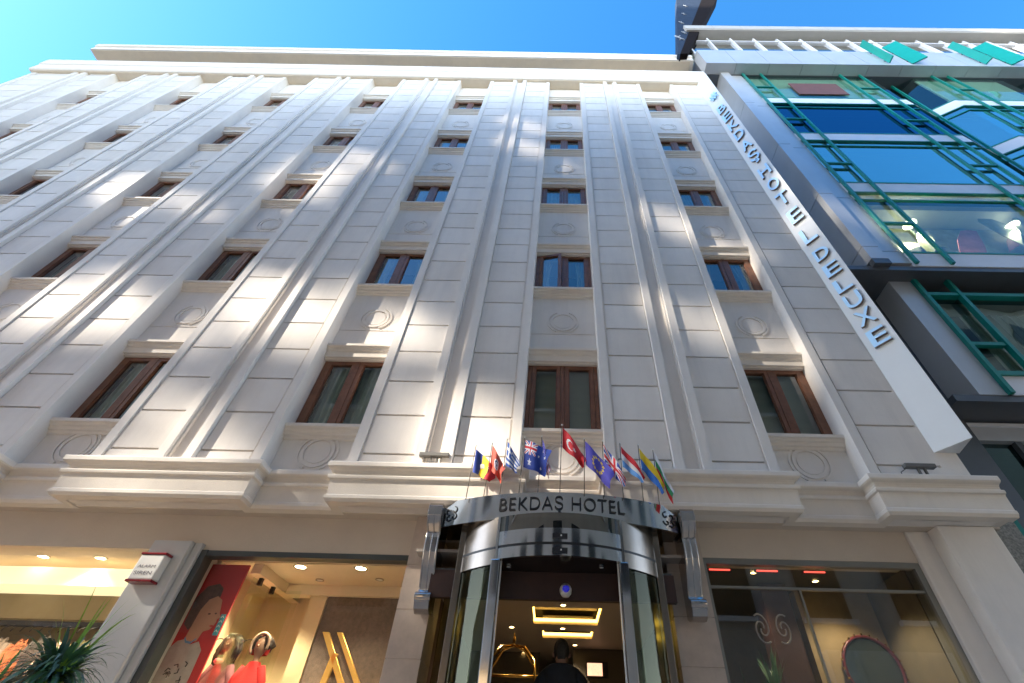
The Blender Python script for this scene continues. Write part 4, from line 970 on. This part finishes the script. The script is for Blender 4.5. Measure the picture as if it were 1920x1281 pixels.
# ------------------------------------------------------------ the other side of the street (seen in reflections, shades the facade)
SAND=mat('sandy_render',(.50,.475,.44),.8,var=.1,scale=1); OGL=mat('opposite_window_glass',(.03,.035,.04),.1)
def opp(name,label,x0,x1,y,zt,m,dep=8,fl=3.3,cw=2.6,shop=None):
    t=thing(name,label,'building',((x0+x1)/2,y,0))
    b=MB(); b.box(x0,x1,y-dep,y,0,zt); b.build('wall', m, t)
    b=MB(); b.box(x0-.1,x1+.1,y-.3,y+.35,zt,zt+.3); b.build('roof', CORN, t)
    w_=MB(); s_=MB(); z=4.2
    while z+2.4<zt:
        x=x0+.8
        while x+1.3<x1:
            w_.box(x,x+1.25,y+.002,y+.03,z,z+1.8); s_.box(x-.1,x+1.35,y+.002,y+.14,z-.12,z-.002); x+=cw
        z+=fl
    w_.build('window_band', OGL, t); s_.build('sill_band', SPAN, t)
    if shop:
        for i,(a,b_,mm) in enumerate(shop):
            k=MB(); k.box(a,b_,y+.002,y+.5,2.7,3.4); k.build('shop_sign', mm, t)
            k=MB(); k.box(a+.1,b_-.1,y+.002,y+.05,.2,2.6); k.build('shop_window', mat('opp_shop_glow',(.9,.65,.4),.5,emit=(1,.7,.4),estr=.25), t)
    return t
SHR=mat('street_sign_red',(.35,.03,.03),.5,emit=(1,.06,.05),estr=.12); SHP=mat('street_sign_pink',(.6,.1,.3),.5,emit=(1,.1,.4),estr=.05); SHW=mat('street_sign_white',(.7,.7,.7),.5)
opp('opposite_building','sandy rendered building across the street, behind the photographer',-12,30,-8.2,17.2,SAND,shop=((-11,-9.5,SHR),(-6.2,-3,SHW),(7,12,SHW)))
opp('opposite_building','low grey building across the street to the far left',-46,-12.5,-11,11.5,mat('grey_render',(.30,.30,.29),.8),shop=((-30,-20,SHW),(-18,-13,SHR)))
# added unseen tower wall: openings cut to shape the sun patches on the facade
PATCH=[(-9.9,10.3,.9,.8),(-10.6,6.2,.5,.6),(-8.1,9.7,.6,.35),(-7.91,6.14,0.83,0.52),(-7.73,6.71,0.6,0.38),(-6.91,5.97,0.52,0.38),(-6.08,6.0,0.43,0.51),(-5.22,6.85,0.65,0.38),(-4.98,6.16,0.79,0.57),(-4.44,6.26,0.79,0.93),(-6.18,10.76,0.88,0.7),(-5.95,11.58,0.92,0.6),(-3.15,6.55,0.54,0.36),(-3.06,5.96,0.77,0.6),(-3.26,5.3,0.56,0.22),(-2.3,5.9,0.6,0.55),(-5.0,12.1,0.6,0.48),(-1.06,14.66,0.79,0.6),(-0.96,13.12,0.72,0.78),(2.64,9.15,0.62,1.06),(3.4,8.6,0.5,0.4),(2.15,6.24,0.62,0.65),(3.29,5.96,0.43,0.87),(-4.87,2.97,.95,.72),(-3.70,2.95,.50,.68),(-2.1,2.9,.45,.75),(-.85,2.95,1.0,.7),(-4.31,3.68,0.5,0.4),(-4.99,3.9,0.45,0.6),(-1.19,3.78,.95,.95),(-0.42,3.75,0.35,0.9),(6.33,9.59,0.52,1.12),(5.52,8.74,0.27,1.19),(-8.98,6.47,0.54,0.83),(1.0,2.97,.45,.5)]
TY=-20.; tpar=(0-TY)/(-SUN.y)
def thru(x,z): return (x+SUN.x*tpar, z+SUN.z*tpar)
tw=thing('sun_gobo','added unseen tower with irregular openings beyond the street to the far left','gobo',(-45,TY,0))
X0,X1,Z1=-66.,-23.,64.
bxs=[]
for (cx,cz,w_,h_) in PATCH:
    if cz>3.1 and cx<0 and not (cz>12 and cx>-3): w_*=1.3; h_*=1.35
    a,b_=thru(cx,cz); bxs.append((a-w_/2,a+w_/2,b_-h_/2,b_+h_/2))
xsv=sorted(set([X0,X1]+[q for b_ in bxs for q in b_[:2]])); zsv=sorted(set([0.,Z1]+[q for b_ in bxs for q in b_[2:]]))
b=MB()
def inhole(x,z): return any(q[0]<x<q[1] and q[2]<z<q[3] for q in bxs)
for j in range(len(zsv)-1):
    i=0
    while i<len(xsv)-1:
        zc=(zsv[j]+zsv[j+1])/2
        if inhole((xsv[i]+xsv[i+1])/2,zc): i+=1; continue
        k=i
        while k<len(xsv)-1 and not inhole((xsv[k]+xsv[k+1])/2,zc): k+=1
        b.box(xsv[i],xsv[k],TY,TY+.05,zsv[j],zsv[j+1]); i=k
b.build('gobo_wall', SAND, tw)
